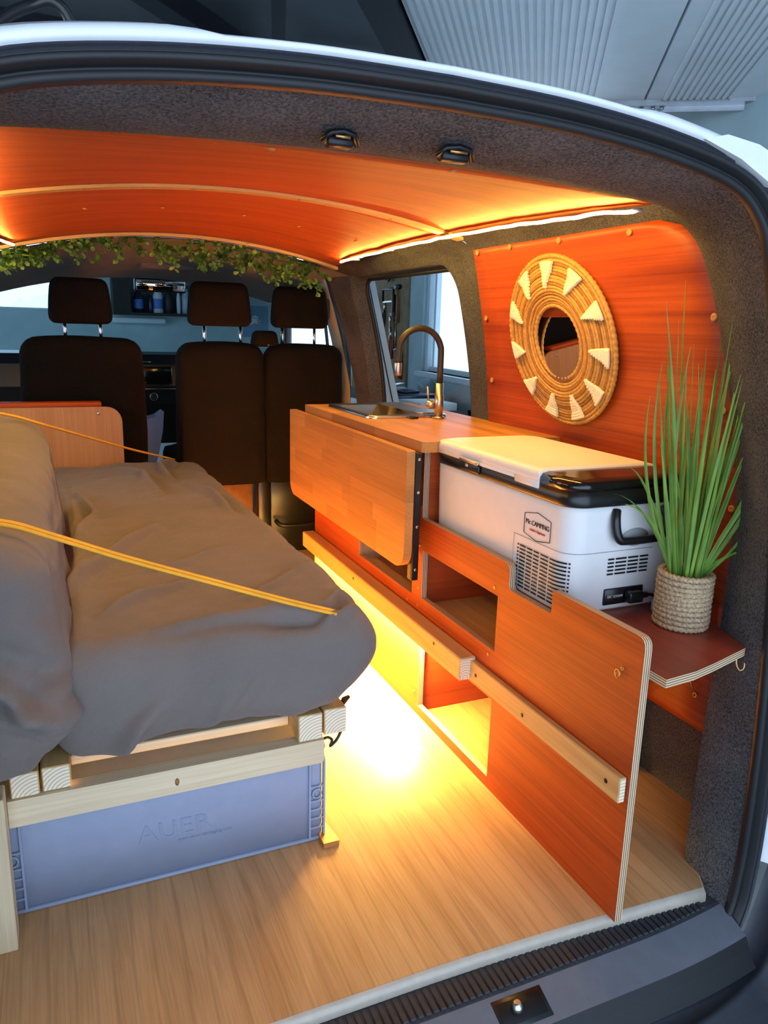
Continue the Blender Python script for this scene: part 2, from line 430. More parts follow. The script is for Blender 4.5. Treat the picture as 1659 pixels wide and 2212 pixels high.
for (x, y) in ((.30, 1.085), (.58, 1.085), (.84, 1.085), (.02, 1.085), (.12, 2.25), (.32, 2.27), (.55, 2.29), (.72, 2.31), (.90, 2.30)):
    o = sc0 if first else inst(sc0, ceil_root, (0, 0, 0)); first = False
    o.location = (x, y, cz(x, y)-.001)
def arch(y0, y1, x0, x1, h):
    m = MB(); N = 36
    def fn(u, w):
        k = round(w*4) % 4; x = x0+u*(x1-x0); z = cz(x, (y0+y1)/2)
        return Vector((x, (y0, y1, y1, y0)[k], (z, z, z-h, z-h)[k]))
    m.grid(fn, N, 4, smooth=False); return m
t1 = struct('trim_1', arch(1.838, 1.872, CX-.56, CX+.575, .007), 'batten_x', 'thin curved pale wooden batten bowed across the ceiling')
s1 = mk('screw', MB().lathe([(.0005, -.001), (.004, 0)], 8), 'cane_dark', t1, origin=(0, 0, 0))
for i, x in enumerate((.10, .33, .58, .82)):
    o = s1 if i == 0 else inst(s1, t1, (0, 0, 0)); o.location = (x, 1.855, cz(x, 1.855)-.0078)
struct('trim_2', arch(2.745, 2.775, CX-.56, CX+.56, .010), 'batten_x', 'pale wooden edge strip at the front of the ceiling')

# ------------------------------------------------------------------ rear doorway of the van
van = thing('van_body', 'white panel van with open rear doorway and dark bumper', 'van', (CX, .9, -.5))
B = [(1.10, .86, -.09), (1.135, .865, -.03), (1.148, .868, .03), (1.154, .87, .126), (1.148, .87, .323), (1.13, .87, .553), (1.10, .872, .78), (1.06, .874, 1.0), (1.015, .875, 1.15), (.98, .874, 1.212), (.916, .873, 1.254), (.784, .872, 1.280), (.62, .87, 1.294), (.447, .87, 1.298)]
A = [(1.11, .93, -.05), (1.125, .965, -.01), (1.13, .978, .03), (1.14, .985, .126), (1.155, .995, .323), (1.168, 1.0, .553), (1.178, 1.022, .80), (1.125, 1.055, 1.06), (1.09, 1.085, 1.19), (1.06, 1.11, 1.238), (.99, 1.09, 1.262), (.80, 1.078, 1.272), (.62, 1.072, 1.278), (.447, 1.07, 1.281)]
def full(P, n=6):
    h = smooth_path(P, n); return h+[Vector((2*CX-p.x, p.y, p.z)) for p in reversed(h[:-1])]
FA, FB = full(A), full(B); NR = len(FA)-1
def ring_dir(F, i):
    a = F[max(i-1, 0)]; b = F[min(i+1, len(F)-1)]; t = (b-a); t.y = 0; t.normalize(); return Vector((t.z, 0, -t.x))   # outward in xz
def lining(u, w):
    i = round(u*NR); p = FA[i]*(1-w)+FB[i]*w; d = ring_dir(FB, i); s = max(0, math.sin(math.pi*w))**.8*.020
    return p-d*s*(1-.2*w)*(.35+.65*abs(d.z))
ln = MB(); ln.grid(lining, NR, 14)
mk('doorway_lining', ln, 'carpet_dark', van)
# return of the pillar lining to the wall
rt = MB(); rt.grid(lambda u, w: (lambda p: Vector((p.x+(1.30-p.x)*w, p.y+.02*w, p.z)))(FA[round(u*34)]), 34, 2)
mk('pillar_return', rt, 'carpet_dark', van)
rt = MB(); rt.grid(lambda u, w: mir((lambda p: Vector((p.x+(1.30-p.x)*w, p.y+.02*w, p.z)))(FA[round(u*34)])), 34, 2)
mk('pillar_return', rt, 'carpet_dark', van)
# rubber seal: swept double lip
sl = MB()
def off(i, o, y): return FB[i]+ring_dir(FB, i)*o+Vector((0, y, 0))
secs = [(-.004, .004), (-.007, -.004), (-.004, -.012), (.003, -.014), (.005, -.009), (.007, -.012), (.010, -.022), (.015, -.026), (.018, -.022), (.020, -.012)]
sl.grid(lambda u, w: off(round(u*NR), *secs[round(w*9)]), NR, 9)
mk('door_seal', sl, 'rubber', van)
fl = MB(); fsec = [(.018, -.016), (.021, -.014), (.023, -.022), (.026, -.024)]
fl.grid(lambda u, w: off(round(u*NR), *fsec[round(w*3)]), NR, 3); mk('door_flange', fl, 'bumper_plastic', van)
# white roof edge: gutter channel and rear roof lip over the doorway
HB = smooth_path(B[9:], 6); rl = HB+[Vector((2*CX-p.x, p.y, p.z)) for p in reversed(HB[:-1])]
def roof_fn(u, w):
    i = round(u*(len(rl)-1)); p = rl[i]; a = max(i-1, 0); b = min(i+1, len(rl)-1); t = rl[b]-rl[a]; t.y = 0; t.normalize(); d = Vector((t.z, 0, -t.x))
    st = (.0+.010*sst(.15, .17, (p.x+.16)/1.2) if p.x < .447 else 0)
    ax = abs(p.x-CX); bulge = .006*(sst(.16, .20, abs(ax-.10)) if ax < .3 else 1)
    sec = [(.024, -.018), (.027, -.028), (.031, -.031), (.034+bulge, -.027), (.037+bulge, .0), (.062+bulge, .06), (.12, .35), (.15, 1.4), (.13, 2.4)]
    o, y = sec[round(w*8)]
    return p+d*o+Vector((0, y, 0))
rf = MB(); rf.grid(roof_fn, len(rl)-1, 8); mk('roof_panel', rf, 'white_paint', van)
# roof end caps (stepped corners)
for s in (1,):
    m = MB(); cxr = lambda x: CX+s*(x-CX)
    m.add([], [])
    pts = [(.83, 1.300), (.87, 1.310), (.93, 1.304), (.975, 1.290), (.99, 1.272), (1.01, 1.270), (1.04, 1.250), (1.055, 1.225), (1.035, 1.215), (.98, 1.248), (.90, 1.282)]
    m.prism([(cxr(x), z) for x, z in pts], [], lambda u, v, t: Vector((u, t, v)), .842, .872, 0, 0); mk('roof_corner', m, 'white_paint', van)
# white quarter panel beside the doorway
qp = MB()
def qfn(u, w):
    k = u*1.12; z = .06+k; i = min(range(0, NR//2), key=lambda j: abs(FB[j].z-min(z, 1.2)) if j > 10 else 9); p = FB[i]
    sec = [(.045, -.006), (.055, -.02), (.085, -.024), (.15, .005), (.23, .06), (.27, .6), (.27, 1.2)]
    o, y = sec[round(w*6)]; return Vector((p.x+o, p.y+y, z))
qp.grid(qfn, 30, 6); mk('quarter_panel', qp, 'white_paint', van)
mk('quarter_panel', MB().grid(lambda u, w: mir(qfn(u, w)), 30, 6), 'white_paint', van)
# rear sill: ribbed rubber tread, scuff strip, lip and bumper
def sill_y(x, base): return base-.0*(x-CX)+.05*max(0, (abs(x-CX)-.45)/.25)**2*.35
sb = MB(); SX0, SX1 = CX-.655, CX+.655
sprof = [(.925, -.022), (.868, -.026), (.862, -.028), (.800, -.052), (.790, -.072), (.775, -.092), (.770, -.098)]
sb.grid(lambda u, w: (lambda x, q: Vector((x, sill_y(x, q[0]) if q[0] < .9 else q[0], q[1])))(SX0-.03+u*(SX1-SX0+.06), sprof[round(w*6)]), 40, 6, smooth=False)
for f in range(len(sb.f)):
    k = f % 6; sb.m[f] = 0 if k < 2 else (1 if k < 3 else 2)
sill = mk('rear_sill', sb, ['rubber_sill', 'scuff_plate', 'rubber'], van)
rib = mk('tread_rib', MB().rbox(-.0052, .0052, -.021, .028, 0, .0045, .0015, 1, smooth=False), 'rubber_sill', sill, origin=(0, 0, 0))
nr = 0; x = SX1-.02
while x > .18:
    o = rib if nr == 0 else inst(rib, sill, (0, 0, 0)); o.location = Vector((x, sill_y(x, .887), -.0255))-wloc(sill); nr += 1; x -= .0135
bp_ = MB(); bprof = [(.790, -.085), (.778, -.100), (.745, -.106), (.738, -.100), (.728, -.101), (.720, -.112), (.60, -.125), (.50, -.135), (.44, -.16), (.42, -.24), (.43, -.45)]
bp_.grid(lambda u, w: (lambda x, q: Vector((x, q[0]+.30*max(0, (abs(x-CX)-.40)/.45)**2*(.35 if q[0] > .7 else .6), q[1]+.13*sst(.69, .80, abs(x-CX)))))(CX-.86+u*1.72, bprof[round(w*10)]), 48, 10)
mk('bumper', bp_, 'bumper_plastic', van)
# lock striker recess in the sill and its pin
SM = Matrix.Translation((.6425, .832, -.0393)) @ Matrix.Rotation(R(21), 4, 'X'); st = MB(); st.rbox(-.048, .048, -.024, .024, -.004, .0012, .001, 1, 0, M=SM); st.rbox(-.042, .042, -.018, .018, -.004, .0018, .001, 1, 1, M=SM)
sk_ = mk('striker_recess', st, ['black_plastic', 'vent_dark'], van)
mk('striker_pin', MB().lathe([(.010, -.040), (.010, -.028), (.007, -.024), (.005, -.021)], 14, Matrix.Translation((.632, .832, 0))), 'steel', sk_)
# two lock striker slots in the head lining
for (x0, x1) in ((.325, .372), (.482, .535)):
    m = MB(); m.tube([(x0, .950, 1.262), (x0+.010, .940, 1.270), ((x0+x1)/2, .937, 1.272), (x1-.008, .940, 1.270), (x1, .950, 1.260)], .0035, 6)
    m.rbox(x0+.006, x1-.006, .943, .962, 1.256, 1.269, .003, 1); o = mk('striker_slot', m, ['black_metal'], van)
    mk('striker_bar', MB().tube([(x0+.014, .938, 1.266), (x1-.014, .938, 1.266)], .002, 6), 'brass_screw', o)

# ------------------------------------------------------------------ front of the van
hl = MB()
hl.grid(lambda u, w: (lambda x, y: Vector((x, y, (cz(x, 2.75)-.012)*(1-sst(2.78, 3.2, y)*0)-.075*sst(2.8, 3.9, y)+.02*math.sin(math.pi*min(1, (y-2.78)/1.15)))))(-.17+u*1.235, 2.78+w*1.14), 20, 14)
mk('headliner', hl, 'headliner', van)
for s in (1, -1):
    mm = (lambda p: p) if s > 0 else mir
    m = MB(); pa = [wall_pt(0, v) for v in [0.2, .5, .8, 1.0, 1.1, 1.2, 1.24, 1.27, 1.31, 1.35]]
    m.grid(lambda u, w: mm(Vector((pa[round(u*9)].x+(.012, -.004, -.008, -.004, .012)[round(w*4)]-.02, 3.21+.12*w+.06*(1-u), pa[round(u*9)].z-.004))), 9, 4)
    mk('pillar_trim', m, 'beige_trim', van)
    # dark front door frame arch
    pth = smooth_path([(1.28, 3.40, .60), (1.265, 3.38, .90), (1.22, 3.36, 1.08), (1.15, 3.40, 1.19), (1.10, 3.62, 1.26), (1.16, 3.95, 1.24), (1.26, 4.3, 1.12), (1.34, 4.6, .90)], 5)
    m = MB().tube([mm(p) for p in pth], .024, 8); mk('door_frame', m, 'dark_trim', van)
    m = MB().grid(lambda u, w: mm((lambda p: Vector((p.x+.02+(.02)*w, p.y, p.z+(.08*w if p.y > 3.4 and p.y < 4.0 else .06*w))))(pth[round(u*(len(pth)-1))])), len(pth)-1, 1); mk('door_frame_liner', m, 'dark_trim', van)
gh = smooth_path([(1.035, 3.40, 1.235), (1.02, 3.42, 1.205), (1.015, 3.50, 1.195), (1.015, 3.58, 1.20), (1.03, 3.62, 1.235)], 5)
mk('grab_handle', MB().tube(gh, .010, 8), 'dark_trim', van)
# windscreen pane and dashboard
ws = MB().grid(lambda u, w: Vector((-.42+u*1.76-(.06*w)*(1 if u > .5 else -1), 3.95+.95*(1-w)-.10*(2*u-1)**2, .86+.42*w)), 12, 6)
mk('windscreen', ws, 'windscreen_glass', van)
db = MB(); dprof = [(4.28, .40), (4.22, .62), (4.16, .72), (4.18, .83), (4.26, .878), (4.5, .885), (4.95, .86), (4.98, .3)]
db.grid(lambda u, w: (lambda q: Vector((-.32+u*1.54, q[0], q[1])))(dprof[round(w*7)]), 2, 7, smooth=False)
dash = mk('dashboard', db, 'black_plastic', van)
mk('radio_panel', MB().rbox(.36, .60, 4.13, 4.20, .73, .82, .006, 2), 'black_gloss', dash)
mk('vent_strip', MB().rbox(.40, .50, 4.19, 4.205, .838, .846, .001, 1), 'steel', dash)
mk('radio_edge', MB().rbox(.34, .62, 4.12, 4.13, .706, .711, .001, 1), 'steel', dash)
for x in (.43, .505):
    mk('climate_knob', MB().lathe([(.017, 0), (.017, .012), (.013, .014)], 16, Matrix.Translation((x, 4.165, .665)) @ Matrix.Rotation(R(90), 4, 'X')), 'black_plastic', dash)
    mk('knob_ring', MB().tube([(x+.019*math.cos(a*.3927), 4.158, .665+.019*math.sin(a*.3927)) for a in range(16)], .0022, 5, closed=True), 'steel', dash)
cs = MB(); cprof = [(.44, .56), (.50, .575), (.535, .60), (.525, .50), (.505, .40), (.485, .33), (.45, .28), (.43, .36)]
cs.prism(cprof, [], lambda u, v, t: Vector((u, t, v)), 4.02, 4.16, 0, 0); mk('console_trim', cs, 'crate_grey', van)
# sun visors and roof console, inner mirror
for (x0, x1, nm) in ((-.09, .33, 0), (.70, 1.03, 1)):
    m = MB().rbox(x0, x1, 3.60, 3.90, -.008, .008, .006, 2, M=Matrix.Translation((0, 0, 1.30)) @ Matrix.Translation((0, 3.6, 0)) @ Matrix.Rotation(R(-6), 4, 'X') @ Matrix.Translation((0, -3.6, 0)))
    vz = mk('sun_visor', m, 'headliner', van)
    if nm: mk('warning_sticker', MB().rbox(.80, .88, 3.592, 3.597, 1.288, 1.305, .001, 1), 'fridge_grey', vz)
oc = MB(); oc.rbox(.39, .63, 3.50, 3.85, 1.268, 1.36, .02, 3); ocx = mk('roof_console', oc, 'headliner', van)
mk('console_tray', MB().rbox(.42, .60, 3.488, 3.52, 1.292, 1.332, .008, 2), 'dark_trim', ocx)
rv = thing('rear_view_mirror', 'small rear-view mirror reflecting orange plywood, below the roof console', 'mirror', (.54, 4.0, 1.24))
MR = Matrix.Translation((.54, 4.0, 1.222)) @ Matrix.Rotation(R(3.5), 4, 'Z') @ Matrix.Rotation(R(7.0), 4, 'X')
mk('housing', MB().rbox(-.125, .125, -.012, .02, -.033, .033, .011, 3, M=MR), 'black_plastic', rv)
mk('mirror_face', MB().rbox(-.116, .116, -.0145, -.010, -.025, .025, .002, 1, M=MR), 'mirror_glass', rv)
mk('stem', MB().tube([(.54, 4.01, 1.26), (.53, 3.98, 1.32)], .012, 8), 'black_plastic', rv)
# seat belt by the passenger window
sbt = thing('seat_belt', 'dark seat belt with grey pillar guide behind the right front seat', 'seat belt', (1.15, 3.25, .6))
mk('webbing', MB().grid(lambda u, w: Vector((1.138+.075*u, 3.255+.045*w, 1.12-.62*u)), 6, 1), 'tool_black', sbt)
mk('guide', MB().rbox(1.132, 1.158, 3.245, 3.305, 1.075, 1.165, .012, 3), 'dark_trim', sbt)
# open white front door seen through the side window
fd = thing('front_door', 'white open front passenger door seen through the side window', 'van door', (1.46, 3.4, .0))
def dpt(z, o, y): return Vector((1.475-.165*max(0, (z-.62)/.65)+o, y+o*.0, z))
m = MB()
for (y0, y1, z0, z1) in ((3.38, 4.42, .0, .66), (3.38, 3.46, .66, 1.27), (3.46, 4.1, 1.21, 1.27)):
    m.add([dpt(z, o, y) for z in (z0, z1) for y in (y0, y1) for o in (0, .11)], [(0,2,3,1),(4,5,7,6),(0,1,5,4),(2,6,7,3),(0,4,6,2),(1,3,7,5)])
mk('door_shell', m, 'white_paint', fd)
m = MB().grid(lambda u, w: dpt(.9+.20*u, .012+.055*w, 3.376), 1, 1); lp = mk('latch_plate', m, 'black_plastic', fd)
mk('latch', MB().rbox(1.425, 1.445, 3.366, 3.378, .975, .995, .003, 1), 'steel', lp)
mk('door_seam', MB().tube([dpt(z, .075, 3.377) for z in (.5, .7, .9, 1.1, 1.26)], .003, 5), 'rubber', fd)
# ------------------------------------------------------------------ LED strips
def led(name, pts, label, mat, w=.004, drop=.004, wob=0.0):
    t = thing(name, label, 'light strip', pts[0])
    P = smooth_path(pts, 24); P = [p+Vector((wob*fbm((0, p.y*9, 3), 1), 0, wob*.5*fbm((2, p.y*11, 3), 1))) for p in P]
    mk('tape', MB().tube([p+Vector((0, 0, .0022)) for p in P], .0058, 6, flat=.2, up=(0, 0, 1)), 'led_tape', t)
    mk('glowing_tube', MB().tube([p-Vector((0, 0, drop*.5)) for p in P], w, 8, flat=.45, up=(0, 0, 1)), mat, t)
    return t
cl = led('led_strip', [(.970, 1.135, cz(.97, 1.135)-.012), (.968, 1.5, cz(.968, 1.5)-.014), (.970, 2.0, cz(.97, 2.0)-.014), (.970, 2.62, cz(.97, 2.62)-.008)], 'glowing warm light strip along the right ceiling edge above the woven mirror', 'led_top', .0048, wob=.006)
clip0 = mk('mounting_clip', MB().rbox(-.012, .012, -.006, .006, -.004, .002, .002, 1), 'clear_plastic', cl, origin=(0, 0, 0))
for i, y in enumerate((1.14, 1.50, 1.86, 2.22, 2.50)):
    o = clip0 if i == 0 else inst(clip0, cl, (0, 0, 0)); o.location = Vector((.982, y, cz(.982, y)-.010))-Vector(cl.location)
led('led_strip', [(-.104, 1.15, cz(-.10, 1.15)-.012), (-.104, 1.8, cz(-.10, 1.8)-.012), (-.104, 2.48, cz(-.10, 2.48)-.012), (-.094, 2.60, cz(-.09, 2.6)-.010), (-.068, 2.70, cz(-.07, 2.70)-.010)], 'glowing warm light strip at the left end of the ceiling by the garland', 'led_top', .0038, wob=.004)
# ------------------------------------------------------------------ plywood wall panel with screw caps
pn = thing('wall_panel', 'orange plywood wall panel with rounded corner behind the woven mirror', 'panel', (1.26, 1.5, .2))
tab = [(.19, 1.085), (.55, 1.07), (.80, 1.08), (1.06, 1.10), (1.14, 1.105), (1.19, 1.118), (1.23, 1.145), (1.255, 1.19), (1.268, 1.25)]
def yr(z):
    for (a, b), (c, d) in zip(tab, tab[1:]):
        if z <= c: return b+(d-b)*max(0, (z-a))/(c-a)
    return tab[-1][1]
def yf(z): return 1.955+.10*sst(1.25, .75, z) if False else 1.955+.10*max(0, (1.27-z)/.5)
def pnl(u, w, o): z = .19+w*(1.268-.19); return Vector((wx(z)-o, yr(z)+u*(min(yf(z), 2.05)-yr(z)), z))
m = MB(); m.grid(lambda u, w: pnl(u, w, .010), 10, 60)
for uu in (0, 1): m.grid(lambda u, w: pnl(uu, w, .010-.009*u), 1, 60)
m.grid(lambda u, w: pnl(u, 1, .010-.009*w), 10, 1); m.grid(lambda u, w: pnl(u, 0, .010-.009*w), 10, 1)
mk('board', m, 'red_ply_y', pn)
MX = Matrix.Rotation(R(-90), 4, 'Y')
cap = mk('screw_cap', MB().lathe([(.0085, 0), (.0078, .002), (.004, .003), (.0025, .002), (.001, .0018)], 14, MX), 'screw_cap', pn, origin=(0, 0, 0))
for i, (y, z) in enumerate(((1.935, 1.255), (1.77, 1.257), (1.56, 1.255), (1.32, 1.250), (1.125, 1.08), (1.97, 1.08), (2.0, .90), (1.10, .70), (1.12, .9))):
    o = cap if i == 0 else inst(cap, pn, (0, 0, 0)); o.location = Vector((wx(z)-.0105, y, z))-Vector(pn.location)
# round fan guard low on the wall panel, under the shelf
fg = thing('fan_guard', 'round wire fan guard on the orange panel under the rear shelf', 'fan guard', (1.27, 1.16, .30))
for r in (.018, .028, .038): mk('wire_ring', MB().tube([(1.268, 1.165+r*math.cos(a*.3142), .325+r*math.sin(a*.3142)) for a in range(20)], .0012, 5, closed=True), 'steel', fg)
mk('fan_hole', MB().lathe([(.001, 0), (.034, 0), (.034, .002)], 20, Matrix.Translation((1.274, 1.165, .325)) @ MX, cap=False), 'vent_dark', fg)
mk('wire_spoke', MB().tube([(1.266, 1.165, .325), (1.266, 1.128, .275)], .0014, 5), 'steel', fg)
mk('eyelet', MB().tube([(1.266, 1.126+.005*math.cos(a*.628), .271+.005*math.sin(a*.628)) for a in range(10)], .0018, 5, closed=True), 'brass_screw', fg)

# ------------------------------------------------------------------ woven mirror
tl = Vector((-.26, 0, 1)).normalized(); nn = Vector((-1, 0, -.26)).normalized()
MC = Vector((wx(1.02)-.024, 1.614, 1.022))
MM = Matrix((Vector((0, -1, 0)), tl, nn)).transposed().to_4x4(); MM.translation = MC
wm = thing('woven_mirror', 'round woven cane wall mirror with white stitched triangles', 'mirror', MC)
mk('mirror_disc', MB().lathe([(.001, .002), (.100, .002), (.100, -.004), (.001, -.004)], 40, MM @ Matrix.Translation((0, 0, -.004)) @ Matrix.Rotation(R(-8), 4, 'X'), cap=False, smooth=False), 'mirror_glass', wm)
mk('backing', MB().lathe([(.098, .001), (.150, .006), (.205, .000), (.205, -.008), (.098, -.006)], 60, MM, cap=False), 'cane_dark', wm)
nco = 14
for k in range(nco):
    r = .099+.0078*k; zz = .004+.008*math.sin(math.pi*min(1, k/10)); ph = random.random()*6
    pts = []
    for a in range(72):
        th = a/72*2*math.pi; w = .0012*noise.noise(Vector((math.cos(th)*2.5, math.sin(th)*2.5, k*.7)))
        pts.append(MM @ Vector(((r+w)*math.cos(th), (r+w)*math.sin(th), zz+w)))
    mk('cane_coil', MB().tube(pts, .0046 if k else .006, 6, closed=True), 'cane' if k % 3 else 'cane_dark', wm)
for (r, rr, z, nm, fr) in ((.210, .0062, .002, 'outer_rim', 90), (.092, .0052, .006, 'inner_rim', 40)):
    pts = []; rs = []
    for a in range(fr*4):
        th = a/(fr*4)*2*math.pi; pts.append(MM @ Vector((r*math.cos(th), r*math.sin(th), z))); rs.append(rr*(1+.14*math.sin(th*fr)))
    mk(nm, MB().tube(pts, rs, 7, closed=True), 'cane', wm)
for k in range(11):
    th0 = R(90)+k*2*math.pi/11; m = MB(); n = 9
    for i in range(n):
        r = .196-.0070*i; hw = .026*(1-i/(n-.2))+.002*random.random(); skew = .10*(i/n)
        a0 = th0-hw/r+skew*.5; a1 = th0+hw/r*.75+skew*.5
        for dz in (0,):
            P = [MM @ Vector((r*math.cos(a0+(a1-a0)*t/6), r*math.sin(a0+(a1-a0)*t/6), .013+.006*math.sin(math.pi*min(1, (13-i)/10)))) for t in range(7)]
            m.tube(P, .0046, 6)
    mk('stitched_triangle', m, 'white_yarn', wm)

# ------------------------------------------------------------------ kitchen cabinet
PX = .878
kc = thing('kitchen_cabinet', 'orange plywood kitchen cabinet front with stepped edge and openings', 'cabinet', (PX, 1.75, 0))
out = [(.891, 0), (2.61, 0), (2.61, .742), (1.727, .742), (1.727, .560), (1.304, .560), (1.304, .503), (1.152, .503), (1.152, .553), (.893, .553)]
out = round_corners(out, [0, 0, 0, 0, .012, .02, .012, .006, .004, .02])
h1 = [(1.345, .342), (1.716, .342), (1.716, .474), (1.345, .474)]; h2 = [(1.775, .335), (2.165, .335), (2.165, .455), (1.775, .455)]; h3 = [(1.343, .028), (1.712, .028), (1.712, .225), (1.343, .225)]
mk('front_panel', MB().prism(out, [h1, h2, h3], lambda u, v, t: Vector((t, u, v)), PX, PX+.015), ['red_ply_y', 'edge_x'], kc)
def boardy(y, x0, x1, z0, z1, th=.015):
    return MB().prism([(x0, z0), (x1, z0), (x1, z1), (x0, z1)], [], lambda u, v, t: Vector((u, t, v)), y, y+th)
mk('divider', boardy(1.7275, PX+.0155, 1.27, .0, .742), ['red_ply_x', 'edge_y'], kc)
mk('divider', boardy(2.595, PX+.0155, 1.27, .0, .742), ['red_ply_x', 'edge_y'], kc)
mk('divider', boardy(2.17, PX+.0155, 1.22, .305, .60), ['pine_z', 'edge_y'], kc)
mk('shelf_board', MB().box(PX+.0155, 1.22, 1.30, 2.59, .305, .320), 'pine_y', kc)
mk('back_board', MB().box(1.23, 1.238, 1.30, 2.59, .0, .48), 'red_ply_y', kc)
mk('divider', boardy(1.31, PX+.0155, 1.23, .32, .478), ['red_ply_x', 'edge_y'], kc)
bm_ = MB().rbox(.833, PX-.0005, 1.418, 2.62, .243, .300, .003, 1, smooth=False); beam = mk('ledge_beam', bm_, ['pine_y', 'end_grain'], kc, origin=(.85, 1.5, .25))
for p in beam.data.polygons:
    if abs(p.normal.y) > .9: p.material_index = 1
bt = mk('flat_batten', MB().rbox(.862, PX-.0005, .900, 1.420, .243, .292, .002, 1, smooth=False), ['pine_y', 'end_grain'], kc, origin=(.87, .8, .2))
for p in bt.data.polygons:
    if abs(p.normal.y) > .9: p.material_index = 1
hol = mk('screw_hole', MB().lathe([(.0005, .0004), (.0042, .0006), (.0048, 0)], 10, MX), 'vent_dark', kc, origin=(0, 0, 0))
for i, (y, z, x) in enumerate(((1.392, .265, .862), (1.20, .262, .862), (.935, .268, .862), (1.55, .285, .833), (2.1, .28, .833))):
    o = hol if i == 0 else inst(hol, kc, (0, 0, 0)); o.location = Vector((x, y, z))-Vector(kc.location)
scw = mk('screw', MB().lathe([(.0045, 0), (.004, .0014), (.0016, .0008), (.0005, .0006)], 10, MX), 'brass_screw', kc, origin=(0, 0, 0))
for i, (y, z) in enumerate(((1.735, .485), (1.735, .365), (1.735, .315), (1.735, .59), (1.36, .49), (1.37, .325), (1.735, .06), (2.20, .39), (1.80, .31), (.94, .48), (2.58, .50))):
    o = scw if i == 0 else inst(scw, kc, (0, 0, 0)); o.location = Vector((PX, y, z))-Vector(kc.location)
mk('screw_eye', MB().tube([(PX-.006, .945+.006*math.cos(a*.7), .470+.008*math.sin(a*.7)) for a in range(9)], .0016, 5, closed=True), 'brass_screw', kc)
mk('screw', MB().lathe([(.005, 0), (.004, .0016), (.001, .001)], 10, Matrix.Translation((1.18, 1.727, .09)) @ Matrix.Rotation(R(90), 4, 'X')), 'brass_screw', kc)
# light strip under the ledge beam
led('led_strip', [(.858, 1.68, .238), (.858, 2.1, .238), (.858, 2.60, .238)], 'bright yellow light strip hidden under the wooden ledge beam', 'led_low', .0045)
# shelf that carries the fridge and the plant
sh = thing('rear_shelf', 'reddish plywood shelf under the cool box and potted grass', 'shelf', (1.0, .9, .48))
so = [(.8935, 1.726), (1.27, 1.726), (1.27, 1.10), (1.165, 1.005), (1.128, .905), (1.02, .875), (.965, .862), (.8935, .855)]
mk('board', MB().prism(so, [], lambda u, v, t: Vector((u, v, t)), .480, .495), ['red_ply_dark', 'edge_z'], sh)
mk('hook', MB().tube(smooth_path([(1.105, .902, .480), (1.105, .900, .468), (1.110, .896, .458), (1.117, .894, .462), (1.118, .895, .472)], 4), .0016, 5), 'brass_screw', sh)

# ------------------------------------------------------------------ worktop and folding leaf made of staves
def staves(parent, u0, u1, v0, v1, rows, lens, clip, fn, t0, t1, mat, holes=(), seed=1):
    rnd = random.Random(seed); h = (v1-v0)/rows
    for r in range(rows):
        a = u0-rnd.random()*lens; 
        while a < u1:
            b = a+lens*(.6+.7*rnd.random()); rects = [(max(a, u0), min(b, u1), v0+r*h, v0+(r+1)*h)]
            for (hu0, hu1, hv0, hv1) in holes:
                nr_ = []
                for (p, q, s, t) in rects:
                    if q <= hu0 or p >= hu1 or t <= hv0 or s >= hv1: nr_.append((p, q, s, t)); continue
                    if p < hu0: nr_.append((p, hu0, s, t))
                    if q > hu1: nr_.append((hu1, q, s, t))
                    p2, q2 = max(p, hu0), min(q, hu1)
                    if s < hv0: nr_.append((p2, q2, s, hv0))
                    if t > hv1: nr_.append((p2, q2, hv1, t))
                rects = nr_
            for (p, q, s, t) in rects:
                if q-p < .002 or t-s < .001: continue
                po = clip_poly([(p, s), (q, s), (q, t), (p, t)], clip)
                if len(po) < 3: continue
                o = mk('stave', MB().prism(po, [], fn, t0, t1, 0, 0), mat, parent)
            a = b
wt = thing('worktop', 'beech butcher-block kitchen worktop beside the sink', 'worktop', (1.05, 2.15, .742))
CLW = [(1.688, .848), (2.64, .848), (2.64, 1.272), (1.68, 1.272), (1.68, .856)]
staves(wt, 1.68, 2.64, .848, 1.272, 11, .42, CLW, lambda u, v, t: Vector((v, u, t)), .742, .769, 'beech_y', [(2.19, 2.545, .925, 1.165)], 3)
lf = thing('folding_leaf', 'beech folding table leaf hanging down from the worktop', 'table leaf', (.81, 2.18, .44))
CLL = rrect(1.684, 2.69, .437, .748, [.004, .004, .05, .05], 6)
staves(lf, 1.684, 2.69, .437, .748, 7, .36, CLL, lambda u, v, t: Vector((t, u, v)), .806, .829, 'beech_y', (), 5)
br = mk('bracket', MB().rbox(.831, .842, 1.690, 1.712, .405, .742, .002, 1, smooth=False).rbox(.831, .850, 1.684, 1.690, .405, .742, .002, 1, smooth=False), 'black_metal', lf, label='black metal folding bracket')
MYN = Matrix.Rotation(R(90), 4, 'X')
for z in (.725, .64, .55, .435): mk('bolt', MB().lathe([(.0045, 0), (.004, .0025), (.002, .0025)], 10, Matrix.Translation((.841, 1.684, z)) @ MYN), 'steel', br)
mk('hinge_strip', MB().box(.8295, .8475, 1.70, 2.68, .730, .742), 'red_ply_y', lf)

